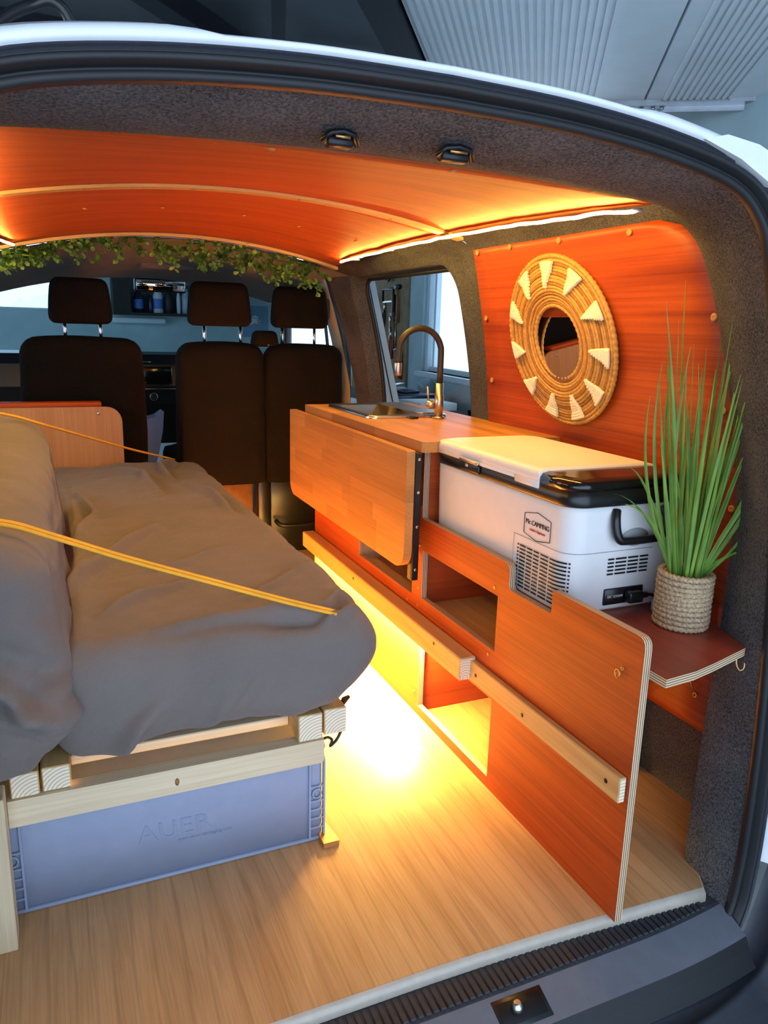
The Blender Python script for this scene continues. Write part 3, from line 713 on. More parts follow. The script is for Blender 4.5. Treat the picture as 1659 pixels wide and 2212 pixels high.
# ------------------------------------------------------------------ sink and tap
def rloft(m, secs, mi=0, cap0=True, cap1=True, n=5, M=None):
    rings = [[(Vector((u, v, z)) if not M else M @ Vector((u, v, z))) for u, v in rrect(x0, x1, y0, y1, r, n)] for (x0, x1, y0, y1, r, z) in secs]
    k = len(rings[0]); vs = [p for q in rings for p in q]
    m.add(vs, [(i*k+j, i*k+(j+1) % k, (i+1)*k+(j+1) % k, (i+1)*k+j) for i in range(len(rings)-1) for j in range(k)], mi, True)
    if cap0: m.add(rings[0], [list(range(k))[::-1]], mi)
    if cap1: m.add(rings[-1], [list(range(k))], mi)
    return m
sk = thing('sink', 'small stainless steel sink set into the worktop', 'sink', (1.04, 2.37, .769))
rloft(mm_ := MB(), [(.902, 1.185, 2.168, 2.565, .03, .7692), (.902, 1.185, 2.168, 2.565, .03, .776), (.905, 1.182, 2.171, 2.562, .028, .779), (.922, 1.166, 2.188, 2.546, .025, .779), (.930, 1.160, 2.196, 2.540, .03, .770), (.945, 1.145, 2.21, 2.525, .035, .70), (.955, 1.135, 2.22, 2.515, .03, .675)], cap0=False, cap1=True)
bs = mk('basin', mm_, 'steel', sk)
mk('drain', MB().lathe([(.03, .001), (.028, .004), (.018, .002), (.001, .002)], 20, Matrix.Translation((1.045, 2.37, .675)), cap=False), 'chrome', bs)
mk('cover_plate', rloft(MB(), [(1.09, 1.178, 2.20, 2.558, .02, .7795), (1.09, 1.178, 2.20, 2.558, .02, .781), (1.094, 1.174, 2.204, 2.554, .018, .782)], 0), 'steel_brushed', sk)
mk('cover_clip', MB().rbox(1.035, 1.062, 2.140, 2.166, .7695, .777, .003, 2), 'black_plastic', sk)
fc = thing('tap', 'brushed steel kitchen tap with a flexible brown hose spout', 'tap', (1.134, 2.148, .769))
T = Matrix.Translation((1.134, 2.148, 0))
mk('base_ring', MB().lathe([(.020, .7692), (.020, .774), (.016, .777)], 24, T), 'steel_brushed', fc)
mk('body', MB().lathe([(.0145, .777), (.0145, .842), (.0125, .843), (.0125, .880)], 24, T), 'steel_brushed', fc)
arc = [(1.134, 2.148, .880), (1.134, 2.148, .975)]+[(1.061+.073*math.cos(R(a)), 2.148, .975+.072*math.sin(R(a))) for a in range(15, 166, 15)]+[(.989, 2.148, .965), (.987, 2.148, .942)]
mk('hose', MB().tube(smooth_path(arc, 3), .0098, 12), 'hose_brown', fc)
mk('spray_head', MB().lathe([(.0110, .942), (.0118, .940), (.0118, .906), (.0105, .904)], 18, Matrix.Translation((.987, 2.148, 0))), 'steel_brushed', fc)
hd = mk('handle', MB().lathe([(.0135, 0), (.0135, .024), (.011, .027)], 18, Matrix.Translation((1.124, 2.155, .812)) @ Matrix.Rotation(R(-90), 4, 'Y') @ Matrix.Rotation(R(-35), 4, 'X')), 'steel_brushed', fc)
mk('lever', MB().tube([(1.108, 2.170, .82), (1.104, 2.172, .868)], .004, 8), 'steel_brushed', hd)

# ------------------------------------------------------------------ cool box
FX0, FX1, FY0, FY1, FR = .899, 1.195, 1.142, 1.716, .045
fb = thing('cool_box', 'white compressor cool box with black band and side handle', 'cool box', (1.04, 1.43, .495))
mk('body', rloft(MB(), [(FX0+.008, FX1-.008, FY0+.008, FY1-.008, FR-.008, .4955), (FX0+.003, FX1-.003, FY0+.003, FY1-.003, FR, .502), (FX0, FX1, FY0, FY1, FR, .70), (FX0, FX1, FY0, FY1, FR, .715)], 0, n=8), 'fridge_white', fb)
mk('band', rloft(MB(), [(FX0-.001, FX1+.001, FY0-.001, FY1+.001, FR, .7152), (FX0-.003, FX1+.003, FY0-.003, FY1+.003, FR, .719), (FX0-.003, FX1+.003, FY0-.003, FY1+.003, FR, .748)], 0, n=8), 'black_plastic', fb)
mk('control_panel', rloft(MB(), [(FX0-.003, FX1+.003, FY0-.003, 1.262, [.0, .0, FR, FR], .7482), (FX0-.002, FX1+.002, FY0-.002, 1.262, [0, 0, FR, FR], .760), (FX0+.004, FX1-.004, FY0+.004, 1.262, [0, 0, FR, FR], .767), (FX0+.020, FX1-.02, FY0+.02, 1.262, [0, 0, FR-.01, FR-.01], .770)], 0, n=8), 'black_gloss', fb)
m = MB(); LY0 = 1.248
rloft(m, [(FX0-.006, FX1+.006, LY0, FY1+.004, [FR, FR, .004, .004], .7484), (FX0-.006, FX1+.006, LY0, FY1+.004, [FR, FR, .004, .004], .764), (FX0-.001, FX1+.001, LY0+.002, FY1-.001, [FR, FR, .004, .004], .771), (FX0+.014, FX1-.014, LY0+.012, FY1-.018, [FR, FR, .02, .02], .775)], 0, n=8)
m.rbox(FX0-.0065, FX0+.004, LY0, 1.335, .735, .752, .002, 1); m.rbox(FX0-.0065, FX0+.004, 1.335, FY1-.035, .742, .752, .002, 1)
lid = mk('lid', m, 'fridge_white', fb)
lt = mk('latch', MB().rbox(FX0-.010, FX0-.002, 1.478, 1.566, .722, .742, .003, 2), 'black_plastic', fb)
mk('latch_bar', MB().rbox(FX0-.013, FX0-.006, 1.478, 1.566, .742, .749, .002, 1), 'steel_brushed', lt)
mk('latch_button', MB().rbox(FX0-.0115, FX0-.008, 1.525, 1.536, .732, .739, .001, 1), 'fridge_grey', lt)
# vent slots follow the rounded front corner
def fout(s):
    # path along the front side (x=FX0) from y=1.35 to the corner, round to the rear side (y=FY0)
    L1 = 1.35-(FY0+FR); La = FR*math.pi/2
    if s < L1: return Vector((FX0, 1.35-s, 0)), Vector((-1, 0, 0))
    if s < L1+La:
        a = (s-L1)/FR; n = Vector((-math.cos(a), -math.sin(a), 0)); return Vector((FX0+FR, FY0+FR, 0))+n*FR, n
    return Vector((FX0+FR+s-L1-La, FY0, 0)), Vector((0, -1, 0))
def slot(s0, s1, z, h=.0034):
    m = MB(); n = max(2, int((s1-s0)/.006))
    def fn(u, w):
        p, nn_ = fout(s0+u*(s1-s0)); k = round(w*3); o = (.0002, .0007, .0007, .0002)[k]; zz = (z, z, z+h, z+h)[k]
        return p+nn_*o+Vector((0, 0, zz))
    m.grid(fn, n, 3, smooth=False); mk('vent_slot', m, 'vent_dark', fb)
cols = [(.036, .042), (.046, .068), (.072, .092), (.096, .116), (.121, .148), (.152, .196), (.199, .203)]
for r in range(12):
    for (a, b) in cols: slot(a, b, .600-r*.0081)
rs0 = (1.35-(FY0+FR))+FR*math.pi/2-FR-FX0     # rear path offset so that s = rs0 + x
for r in range(5):
    for (a, b) in ((.999, 1.014), (1.018, 1.045), (1.049, 1.075), (1.079, 1.101)): slot(rs0+a, rs0+b, .604-r*.0078)
def seam(s0, s1, z): return MB().tube([fout(s0+(s1-s0)*i/40)[0]+fout(s0+(s1-s0)*i/40)[1]*.0001+Vector((0, 0, z)) for i in range(41)], .0007, 4)
mk('panel_seam', seam(.02, .40, .622), 'fridge_grey', fb)
mk('panel_seam', MB().tube([fout(.02)[0]+Vector((0, 0, z)) for z in (.505, .622)], .0007, 4), 'fridge_grey', fb)
hp = smooth_path([(1.005, FY0-.003, .708), (.998, FY0-.012, .69), (1.0, FY0-.016, .665), (1.008, FY0-.018, .650), (1.022, FY0-.018, .647), (1.06, FY0-.018, .646), (1.10, FY0-.018, .647), (1.115, FY0-.018, .650), (1.123, FY0-.016, .665), (1.125, FY0-.012, .69), (1.118, FY0-.003, .708)], 4)
mk('handle', MB().tube(hp, .009, 8, flat=.8), 'black_plastic', fb)
mk('grip_recess', MB().lathe([(.001, .0003), (.034, .0003), (.034, 0)], 24, Matrix.Translation((1.062, FY0-.0002, .648)) @ Matrix.Rotation(R(90), 4, 'X') @ Matrix.Diagonal((1, .55, 1, 1)), cap=False), 'fridge_grey', fb)
pw = mk('power_panel', MB().rbox(.997, 1.096, FY0-.002, FY0+.004, .509, .543, .0015, 1), 'black_plastic', fb)
pg = thing('power_cable', 'black plug and cable running from the cool box behind the grass', 'cable', (1.08, FY0-.02, .52))
mk('plug', MB().rbox(1.046, 1.082, FY0-.022, FY0-.0025, .513, .537, .004, 2).rbox(1.080, 1.10, FY0-.018, FY0-.006, .520, .531, .003, 1), 'black_plastic', pg)
mk('cord', MB().tube(smooth_path([(1.098, FY0-.012, .526), (1.15, FY0-.02, .52), (1.20, FY0+.0, .54), (1.235, FY0+.02, .56), (1.262, FY0+.06, .545), (1.262, FY0+.04, .50), (1.21, FY0-.02, .4985), (1.17, FY0-.04, .4985)], 6), .0032, 6), 'black_plastic', pg)
tag(mk('cable_box', MB().rbox(1.096, 1.128, 1.085, 1.115, .4955, .522, .003, 2), 'clear_plastic'), 'small clear plastic connector box beside the rope pot', 'box')
# writing
def text(name, body, size, mat, parent, M, ext=.0003, shear=0, space=1.0, align='CENTER'):
    cu = bpy.data.curves.new('t', 'FONT'); cu.body = body; cu.size = size; cu.extrude = ext; cu.shear = shear; cu.space_character = space; cu.align_x = align; cu.resolution_u = 3
    to = bpy.data.objects.new('t', cu); COL.objects.link(to); dg = bpy.context.evaluated_depsgraph_get(); dg.update()
    me = bpy.data.meshes.new_from_object(to.evaluated_get(dg)); bpy.data.objects.remove(to)
    me.name = name; base = wloc(parent); M2 = Matrix.Translation(-base) @ M
    me.transform(M2); me.materials.clear(); me.materials.append(MATS[mat]); o = bpy.data.objects.new(name, me); COL.objects.link(o); o.parent = parent; return o
def frame(o, ex, ey):
    ex = Vector(ex); ey = Vector(ey); M = Matrix((ex, ey, ex.cross(ey))).transposed().to_4x4(); M.translation = o; return M
LM = frame((FX0-.0006, 1.248, .654), (0, -1, 0), (0, 0, 1))
hexo = [(-.046, -.021), (.0, -.030), (.046, -.021), (.046, .021), (0, .030), (-.046, .021)]
lg = mk('logo_border', MB().tube([LM @ Vector((x, y, 0)) for x, y in hexo], .0009, 4, closed=True), 'logo_black', fb)
text('logo_text', 'Mc CAMPING', .0145, 'logo_black', fb, LM @ Matrix.Translation((0, .0005, 0)), .0004, 0, .95)
text('logo_script', 'Outdoor Equipment', .0075, 'logo_red', fb, LM @ Matrix.Translation((0, -.012, 0)), .0004, .45, .9)
text('power_text', 'DC 12V/24V', .0075, 'print_white', pw, frame((1.024, FY0-.0022, .524), (1, 0, 0), (0, 0, 1)))

# ------------------------------------------------------------------ potted grass
PC = Vector((1.10, 1.037, .495)); PR = .047
pot = thing('potted_grass', 'tall artificial grass in a rope-wrapped pot on the shelf', 'plant', PC)
mk('pot_core', MB().lathe([(PR-.005, .001), (PR-.004, .106), (PR-.010, .107), (PR-.011, .085), (.001, .085)], 28, Matrix.Translation(PC)), 'rope', pot)
cm = MB(); NT_, NP = 120, 8
def coil(u, w):
    th = u*2*math.pi; ph = w*2*math.pi; rr = .0056*(1+.26*math.sin(34*th+2*ph)); R0 = PR
    return Vector(((R0+rr*math.cos(ph))*math.cos(th), (R0+rr*math.cos(ph))*math.sin(th), rr*math.sin(ph)+.0012*math.sin(th)))
cm.grid(coil, NT_, NP, cu=True); cb = mk('rope_coil', cm, 'rope', pot, origin=(0, 0, 0))
for i in range(11):
    o = cb if i == 0 else inst(cb, pot, (0, 0, 0)); o.location = (0.0006*math.sin(i*2.1), 0.0006*math.cos(i*1.7), .0068+i*.0098); o.rotation_euler = (0, 0, i*.7)
def blade(root, tip, bend, w, name='grass_blade'):
    root = Vector(root); tip = Vector(tip); mid = (root+tip)/2+Vector(bend); n = 9
    ctr = [root*(1-t)**2+mid*2*t*(1-t)+tip*t*t for t in [i/n for i in range(n+1)]]
    view = Vector((PC.x, PC.y, 0)).normalized(); side0 = Vector((view.y, -view.x, 0)); ang = random.uniform(-.9, .9); side = side0*math.cos(ang)+view*math.sin(ang)
    vs = []; 
    for i, c in enumerate(ctr):
        t = i/n; ww = w*(.75+.5*t if t < .3 else .9)*(1-max(0, (t-.3)/.7)**1.8)+.0003
        fold = side.cross((tip-root).normalized())*ww*.35
        vs += [c-side*ww, c+fold, c+side*ww]
    fs = [(i*3+k, i*3+k+1, i*3+k+4, i*3+k+3) for i in range(n) for k in (0, 1)]
    m = MB().add(vs, fs, 0, True); return mk(name, m, 'grass', pot, fix=False)
rs = random.Random(11)
for i in range(54):
    a = rs.uniform(0, 6.283); r = .03*math.sqrt(rs.random()); root = PC+Vector((r*math.cos(a), r*math.sin(a), .085))
    H = rs.choice([.24, .30, .36, .40, .44, .48, .53])*rs.uniform(.9, 1.08); out_ = rs.uniform(.02, .11)*(H/.4)
    a2 = a+rs.uniform(-.6, .6); tip = root+Vector((out_*math.cos(a2), out_*math.sin(a2)*.8, H))
    tip.x = min(tip.x, 1.24-(.10 if tip.z > .95 else 0)); b = Vector((math.cos(a2), math.sin(a2), 0))*rs.uniform(-.03, .02)
    blade(root, tip, b, rs.uniform(.0020, .0044))
S_ = Vector((.72, -.69, 0)); Vw = Vector((.69, .72, 0))        # sideways and away from the doorway
def dblade(sx, z, bx, bz, w=.004, away=0.0, rz=.085): blade(PC+S_*math.copysign(.018, sx)+Vector((0, 0, rz)), PC+S_*sx+Vw*away+Vector((0, 0, z)), S_*bx+Vector((0, 0, bz)), w)
for q in ((-.085, .50, -.05, 0), (-.10, .44, -.055, .0), (-.165, .245, -.0, .10), (-.19, .20, .02, .15), (.12, .40, .03, .05), (.17, .50, .03, 0), (.20, .46, -.02, .03), (.11, .36, .08, .0), (.21, .195, -.05, .04), (.20, .19, -.06, .035), (-.04, .53, -.03, 0), (.03, .55, 0, 0), (.05, .56, 0, 0), (.10, .56, -.01, 0), (.12, .56, 0, 0), (-.13, .30, -.02, .12), (.14, .45, .05, .02), (-.07, .55, -.035, 0), (.16, .38, .0, .05)):
    dblade(*q)
# ------------------------------------------------------------------ soft shapes
def soft_box(x0, x1, y0, y1, z0, z1, r, nx, ny, nz, fn=None):
    m = MB(); C0 = Vector((x0+r, y0+r, z0+min(r, (z1-z0)*.49))); C1 = Vector((x1-r, y1-r, z1-min(r, (z1-z0)*.49)))
    def warp(p):
        q = Vector((min(max(p.x, C0.x), C1.x), min(max(p.y, C0.y), C1.y), min(max(p.z, C0.z), C1.z))); d = p-q
        n = Vector((0, 0, 1))
        if d.length > 1e-9: n = d.normalized(); p = q+n*r if r <= (z1-z0)*.49 else q+Vector((n.x*r, n.y*r, n.z*(z1-z0)*.49))
        return fn(p, n) if fn else p
    def cosd(t): return t
    X = lambda u: x0+u*(x1-x0); Y = lambda u: y0+u*(y1-y0); Z = lambda u: z0+u*(z1-z0)
    for zz in (z0, z1): m.grid(lambda u, w: warp(Vector((X(u), Y(w), zz))), nx, ny)
    for yy in (y0, y1): m.grid(lambda u, w: warp(Vector((X(u), yy, Z(w)))), nx, nz)
    for xx in (x0, x1): m.grid(lambda u, w: warp(Vector((xx, Y(u), Z(w)))), ny, nz)
    return m
def dist_poly(p, P):
    best = 9; tt = 0
    for i in range(len(P)-1):
        a = Vector(P[i]); b = Vector(P[i+1]); ab = b-a; t = max(0, min(1, (p-a).dot(ab)/ab.length_squared)); d = (p-a-ab*t)
        if d.length < abs(best): best = math.copysign(d.length, ab.x*d.y-ab.y*d.x); tt = (i+t)/(len(P)-1)
    return best, tt
# ------------------------------------------------------------------ bed: mattress, folded-up cushion, cords
FOLDS = [([(-.02, 1.48), (.03, 1.60), (.093, 1.759), (.238, 2.012)], .026, .016), ([(.06, 1.40), (.14, 1.47), (.26, 1.56)], .014, .013), ([(.20, 2.90), (.279, 2.70), (.301, 2.44)], .022, .018), ([(.40, 2.60), (.461, 2.33), (.456, 2.10)], .024, .018), ([(.431, 3.02), (.36, 2.85), (.37, 2.66)], .024, .014), ([(.47, 1.285), (.36, 1.31), (.15, 1.30)], .012, .014), ([(.33, 1.28), (.47, 1.285)], -.014, .02), ([(.474, 1.28), (.54, 1.38)], -.020, .014), ([(.44, 1.27), (.52, 1.30)], .014, .010), ([(.02, 1.30), (.04, 1.9), (.05, 2.6)], .012, .02), ([(.02, 1.9), (.09, 2.2), (.06, 2.5)], .016, .014), ([(.10, 1.62), (.25, 1.66), (.36, 1.74)], .010, .012), ([(.30, 1.40), (.40, 1.46), (.50, 1.56)], .010, .012)]
def matt(p, n):
    q = Vector((p.x, p.y)); h = 0
    for P, a, w in FOLDS:
        d, t = dist_poly(q, [Vector(x) for x in P]); e = math.sin(math.pi*min(max(t, .02), .98))**.5
        h += 1.5*a*e*(math.exp(-(d/w)**2)-.6*math.exp(-((d-w*1.2)/w)**2))
    topw = max(0, n.z); h *= topw
    h += .012*fbm((p.x, p.y*.8, p.z), 3.2)+.005*fbm((p.x, p.y*.7, p.z), 11)
    f = max(0, -n.y)
    if f > .2:                      # hanging sheet at the rear face: diagonal pull folds
        s = (p.x*1.0-p.z*1.5); sn = math.sin(s*38+4*fbm((p.x, 0, p.z), 3)); h += f*.030*(abs(sn)**2.2*(1 if sn > 0 else -.3))*(1-sst(.34, .45, p.z))*(1-sst(.30, .5, p.x))*(.5+.5*fbm((p.x, 3, 0), 6)+.3)
    out = p+n*h
    out.z += .012*topw*(1-((p.x-.25)/.4)**2)
    out.x -= .05*sst(.40, .56, p.x)*(1-sst(.33, .43, p.z))
    if p.z < .36: out.z -= .022*(1-sst(-.1, .35, p.x))*(1-sst(.31, .36, p.z))
    return out
mt = tag(mk('mattress', soft_box(-.045, .562, 1.245, 3.06, .318, .505, .062, 80, 210, 30, matt), 'sheet', origin=(.25, 2.1, .31)), 'grey-brown sheeted mattress lying on the wooden bed frame', 'mattress')
def cush(p, n):
    h = .016*fbm((p.x+3, p.y*.8, p.z), 3.4)+.005*fbm((p.x, p.y, p.z+2), 11)
    f = max(0, -n.y)
    if f > .15:
        s = p.z*1.0+p.x*.7+.9*(p.x+.12)**2; sn = math.sin(s*46+3*fbm((p.x*2, 0, p.z), 3)); h += f*.042*(abs(sn)**2*(1 if sn > 0 else -.4))*(1-sst(.50, .60, p.z))
        d, t = dist_poly(Vector((p.x, p.z)), [Vector((-.26, .47)), Vector((-.10, .44)), Vector((.0, .47))]); h += f*.02*(math.exp(-(d/.018)**2)-.6*math.exp(-((d-.03)/.02)**2))
    if n.x > .3:
        d, t = dist_poly(Vector((p.y, p.z)), [Vector((1.35, .62)), Vector((1.8, .60)), Vector((2.2, .66))]); h += .006*math.exp(-(d/.02)**2)
    out = p+n*h
    k = (p.z-.30)/.43; out.z += .075*max(0, min(1, (p.y-1.3)))*k*.9
    out.x -= .035*max(0, k)**2
    return out
tag(mk('bed_cushion', soft_box(-.325, .012, 1.185, 2.38, .325, .722, .085, 50, 110, 56, cush), 'sheet', origin=(-.2, 1.8, .32)), 'grey-brown sheeted mattress half folded upright along the left side', 'cushion')
m = MB()
for o in (-.0032, .0032):
    P = smooth_path([(-.36, 1.292, .745), (-.20, 1.297, .742), (-.085, 1.30, .728), (-.012, 1.30, .700), (.10, 1.296, .652), (.24, 1.289, .598), (.38, 1.281, .545), (.472, 1.276, .513)], 5)
    m.tube([p+Vector((0, o, o*.7)) for p in P], .0034, 6)
tag(mk('elastic_cord', m, 'cord_yellow'), 'yellow double elastic cord across the near part of the mattress', 'cord')
P = smooth_path([(-.36, 2.22, .815), (-.2, 2.22, .812), (-.10, 2.222, .795), (-.02, 2.25, .765), (.10, 2.44, .70), (.25, 2.70, .617), (.435, 3.02, .522)], 5)
tag(mk('elastic_cord', MB().tube(P, .0036, 6), 'cord_yellow'), 'thin yellow elastic cord across the far part of the mattress', 'cord')
# ------------------------------------------------------------------ bed frame
bf = thing('slatted_bed', 'pale pine bed frame under the mattress with end-grain beams', 'bed frame', (.17, 1.28, 0))
def pine(name, x0, x1, y0, y1, z0, z1, mat, endax=None):
    c = ((x0+x1)/2+.02, y0, z0-.01); o = mk(name, MB().rbox(x0, x1, y0, y1, z0, z1, .002, 1, smooth=False), [mat, 'end_grain'], bf, origin=c)
    if endax is not None:
        for p in o.data.polygons:
            if abs(p.normal[endax]) > .9: p.material_index = 1
    return o
fb2 = mk('cross_beam', MB().prism(round_corners([(-.112, .2045), (.4485, .2045), (.4485, .2545), (-.112, .2545)], [0, .010, 0, 0]), [], lambda u, v, t: Vector((u, t, v)), 1.268, 1.300, 0, 0), 'pine_x', bf)
mk('knot', MB().lathe([(.0055, .0004), (.003, .0006), (.0005, .0006)], 12, Matrix.Translation((.165, 1.268, .228)) @ Matrix.Rotation(R(90), 4, 'X') @ Matrix.Diagonal((.7, 1.4, 1, 1))), 'tool_wood', fb2)
pine('side_beam', .397, .446, 1.272, 3.0, .255, .311, 'pine_y', 1); pine('side_beam', .4505, .497, 1.276, 3.0, .258, .313, 'pine_y', 1)
pine('side_beam', -.106, -.061, 1.272, 3.0, .255, .300, 'pine_y', 1); pine('side_beam', -.057, -.011, 1.276, 3.0, .255, .300, 'pine_y', 1)
pine('corner_post', -.205, -.113, 1.222, 1.272, .0, .288, 'pine_z')
pine('corner_post', -.205, -.113, 2.9, 2.95, .0, .288, 'pine_z'); pine('corner_post', .40, .446, 2.9, 2.95, .0, .255, 'pine_z')
sl0 = pine('slat', -.010, .396, 1.334, 1.404, .262, .282, 'pine_x')
for i in range(1, 14):
    c = inst(sl0, bf, (0, 0, 0)); c.location = Vector(sl0.location)+Vector((0, i*.118, 0))
mk('hinge_hook', MB().tube(smooth_path([(.452, 1.285, .246), (.462, 1.284, .248), (.470, 1.284, .240), (.466, 1.284, .228), (.480, 1.287, .236), (.492, 1.292, .252), (.494, 1.296, .262)], 4), .0032, 6), 'black_metal', bf)
mk('corner_bracket', MB().add([(.492, 1.292, .300), (.515, 1.30, .318), (.498, 1.292, .318), (.492, 1.306, .300), (.515, 1.312, .318), (.498, 1.306, .318)], [(0, 1, 2), (3, 5, 4), (0, 3, 4, 1), (1, 4, 5, 2), (2, 5, 3, 0)]), 'black_metal', bf)
tag(mk('floor_block', MB().prism([(.452, 1.276), (.486, 1.276), (.486, 1.292), (.476, 1.36), (.452, 1.36)], [], lambda u, v, t: Vector((u, v, t)), .0004, .012, 0, 0), 'block_wood'), 'small varnished wooden stop block on the floor beside the crate', 'block')
# ------------------------------------------------------------------ storage crate
KX0, KX1, KY0, KY1, KZ = -.135, .466, 1.306, 1.70, .222
cr = thing('storage_crate', 'grey-blue plastic storage crate under the bed frame', 'crate', ((KX0+KX1)/2, 1.5, .001))
rloft(m := MB(), [(KX0+.004, KX1-.004, KY0+.006, KY1-.004, .010, .0015), (KX0+.004, KX1-.004, KY0+.006, KY1-.004, .012, KZ-.045), (KX0+.004, KX1-.004, KY0+.006, KY1-.004, .012, KZ-.02)], 0); mk('body', m, 'crate_grey', cr)
rim = MB()
for z in (KZ-.012, KZ-.038): rloft(rim, [(KX0-.001, KX1+.001, KY0-.001, KY1+.001, .012, z), (KX0-.001, KX1+.001, KY0-.001, KY1+.001, .012, z+.005)], 0)
mk('rim', rim, 'crate_grey', cr)
mk('base_edge', MB().rbox(KX0+.001, KX1-.001, KY0, KY0+.010, .0015, .009, .002, 1), 'crate_grey', cr)
for x in (KX0+.001, KX0+.032, KX1-.036, KX1-.005): mk('upright_rib', MB().box(x, x+.004, KY0, KY0+.010, .008, KZ-.036), 'crate_grey', cr)
for x in (-.02, .1, .22, .33): mk('rim_rib', MB().box(x, x+.003, KY0-.001, KY0+.008, KZ-.036, KZ-.010), 'crate_grey', cr)
rb = mk('pocket_rib', MB().box(-.0135, .0135, 0, .009, 0, .003), 'crate_grey', cr, origin=(0, 0, 0))
first = True
for xx in (KX0+.0185, KX1-.0185):
    for z in (.030, .052, .072, .092, .125):
        o = rb if first else inst(rb, cr, (0, 0, 0)); first = False; o.location = Vector((xx, KY0+.0005, z))-Vector(cr.location)
    mk('pocket_ring', MB().tube([(xx+.009*math.cos(a*.3927), KY0+.003, .109+.010*math.sin(a*.3927)) for a in range(16)], .0022, 5, closed=True), 'crate_grey', cr)
text('moulded_name', 'AUER', .052, 'crate_line', cr, frame((.165, KY0+.0055, .085), (1, 0, 0), (0, 0, 1)), .0006, -.1, 1.1)
text('moulded_web', 'www.auer-packaging.com', .010, 'crate_line', cr, frame((.22, KY0+.0055, .072), (1, 0, 0), (0, 0, 1)), .0006)
# ------------------------------------------------------------------ small side table behind the bed
stb = thing('side_table', 'pale wooden cabinet end panel standing behind the folded cushion', 'cabinet', (.0, 3.1, .1))
mk('end_panel', MB().prism(rrect(-.36, .253, .10, .725, [.057, 0, 0, 0], 6), [], lambda u, v, t: Vector((u, t, v)), 3.085, 3.10, 0, 0), 'beech_panel', stb)
mk('table_top', MB().rbox(-.36, .182, 3.101, 3.165, .722, .742, .003, 1), 'red_ply_x', stb)
mk('leg_panel', MB().box(-.36, -.345, 3.101, 3.165, .0, .72), 'beech_panel', stb)
mk('screw', MB().lathe([(.0055, 0), (.005, .002), (.001, .001)], 12, Matrix.Translation((.167, 3.085, .700)) @ Matrix.Rotation(R(90), 4, 'X')), 'steel', stb)
# ------------------------------------------------------------------ front seats
def back(x0, x1, z0, z1, y0, y1, r=.055, tp=.03):
    xc = (x0+x1)/2
    def f(p, n):
        k = (p.z-z0)/(z1-z0); p = p.copy(); p.x = xc+(p.x-xc)*(1-tp*max(0, k-.6)/.4); p.y += .05*(1-k)-.05*0
        p += n*.003*fbm(p, 6); p.z -= .02*sst(.6, 1, k)*((p.x-xc)/((x1-x0)/2))**4; return p
    return soft_box(x0, x1, y0, y1, z0, z1, r, 18, 8, 24, f)
def headrest(x0, x1, z0, z1, y0, y1):
    xc = (x0+x1)/2
    def f(p, n):
        k = (p.z-z0)/(z1-z0); p = p.copy(); p.x = xc+(p.x-xc)*(1-.14*k*k); return p
    return soft_box(x0, x1, y0, y1, z0, z1, .03, 12, 6, 10, f)
def posts(par, xs_, z0, z1, y): 
    for x in xs_: mk('headrest_post', MB().tube([(x, y, z0), (x, y, z1)], .0065, 8), 'chrome', par)
ds = thing('driver_seat', 'single dark fabric driver seat with one headrest on the left', 'seat', (.13, 3.4, 0))
mk('backrest', back(-.10, .365, .42, .985, 3.20, 3.34), 'seat_cloth', ds); mk('headrest', headrest(.018, .252, 1.03, 1.203, 3.22, 3.32), 'seat_cloth', ds)
posts(ds, (.075, .205), .95, 1.06, 3.27)
mk('seat_cushion', soft_box(-.11, .37, 3.30, 3.85, .38, .52, .05, 8, 8, 6), 'seat_cloth', ds)
mk('back_pocket', soft_box(-.08, .345, 3.215, 3.28, .38, .68, .02, 8, 4, 8), 'seat_cloth', ds)
mk('seat_base', MB().rbox(-.08, .34, 3.32, 3.78, .0, .38, .01, 1), 'black_plastic', ds)
bs2 = thing('passenger_bench', 'dark fabric double passenger bench with two headrests', 'seat', (.85, 3.4, 0))
mk('backrest', back(.488, .862, .40, .972, 3.20, 3.33, .05, .03), 'seat_cloth', bs2); mk('backrest', back(.858, 1.222, .40, .970, 3.20, 3.33, .05, .04), 'seat_cloth', bs2)
mk('headrest', headrest(.543, .806, 1.035, 1.212, 3.22, 3.31), 'seat_cloth', bs2); mk('headrest', headrest(.896, 1.148, 1.035, 1.208, 3.22, 3.31), 'seat_cloth', bs2)
posts(bs2, (.610, .762, .945, 1.090), .93, 1.06, 3.265)
bg_ = mk('belt_housing', soft_box(.805, .925, 3.215, 3.31, .955, 1.022, .02, 6, 4, 4, lambda p, n: Vector((.865+(p.x-.865)*(1-.25*(p.z-.955)/.067), p.y, p.z))), 'seat_cloth', bs2)
mk('housing_screw', MB().lathe([(.004, 0), (.003, .003)], 8, Matrix.Translation((.868, 3.212, .963)) @ Matrix.Rotation(R(90), 4, 'X')), 'chrome', bs2)
mk('back_panel', soft_box(.50, .858, 3.225, 3.29, .36, .70, .02, 8, 4, 8), 'seat_cloth', bs2); mk('back_panel', soft_box(.862, 1.21, 3.225, 3.29, .36, .70, .02, 8, 4, 8), 'seat_cloth', bs2)
mk('seat_cushion', soft_box(.49, 1.225, 3.26, 3.86, .36, .47, .045, 12, 8, 6), 'seat_cloth', bs2)
mk('seat_base', MB().rbox(.90, 1.19, 3.34, 3.80, .0, .36, .012, 2).rbox(.50, .83, 3.42, 3.80, .0, .36, .012, 2), 'black_plastic', bs2)
mk('base_leg', MB().rbox(.835, .895, 3.30, 3.36, .0, .37, .008, 2), 'black_plastic', bs2)
mk('base_panel', MB().rbox(.60, .832, 3.37, 3.40, .12, .36, .004, 1), 'tool_wood', bs2)
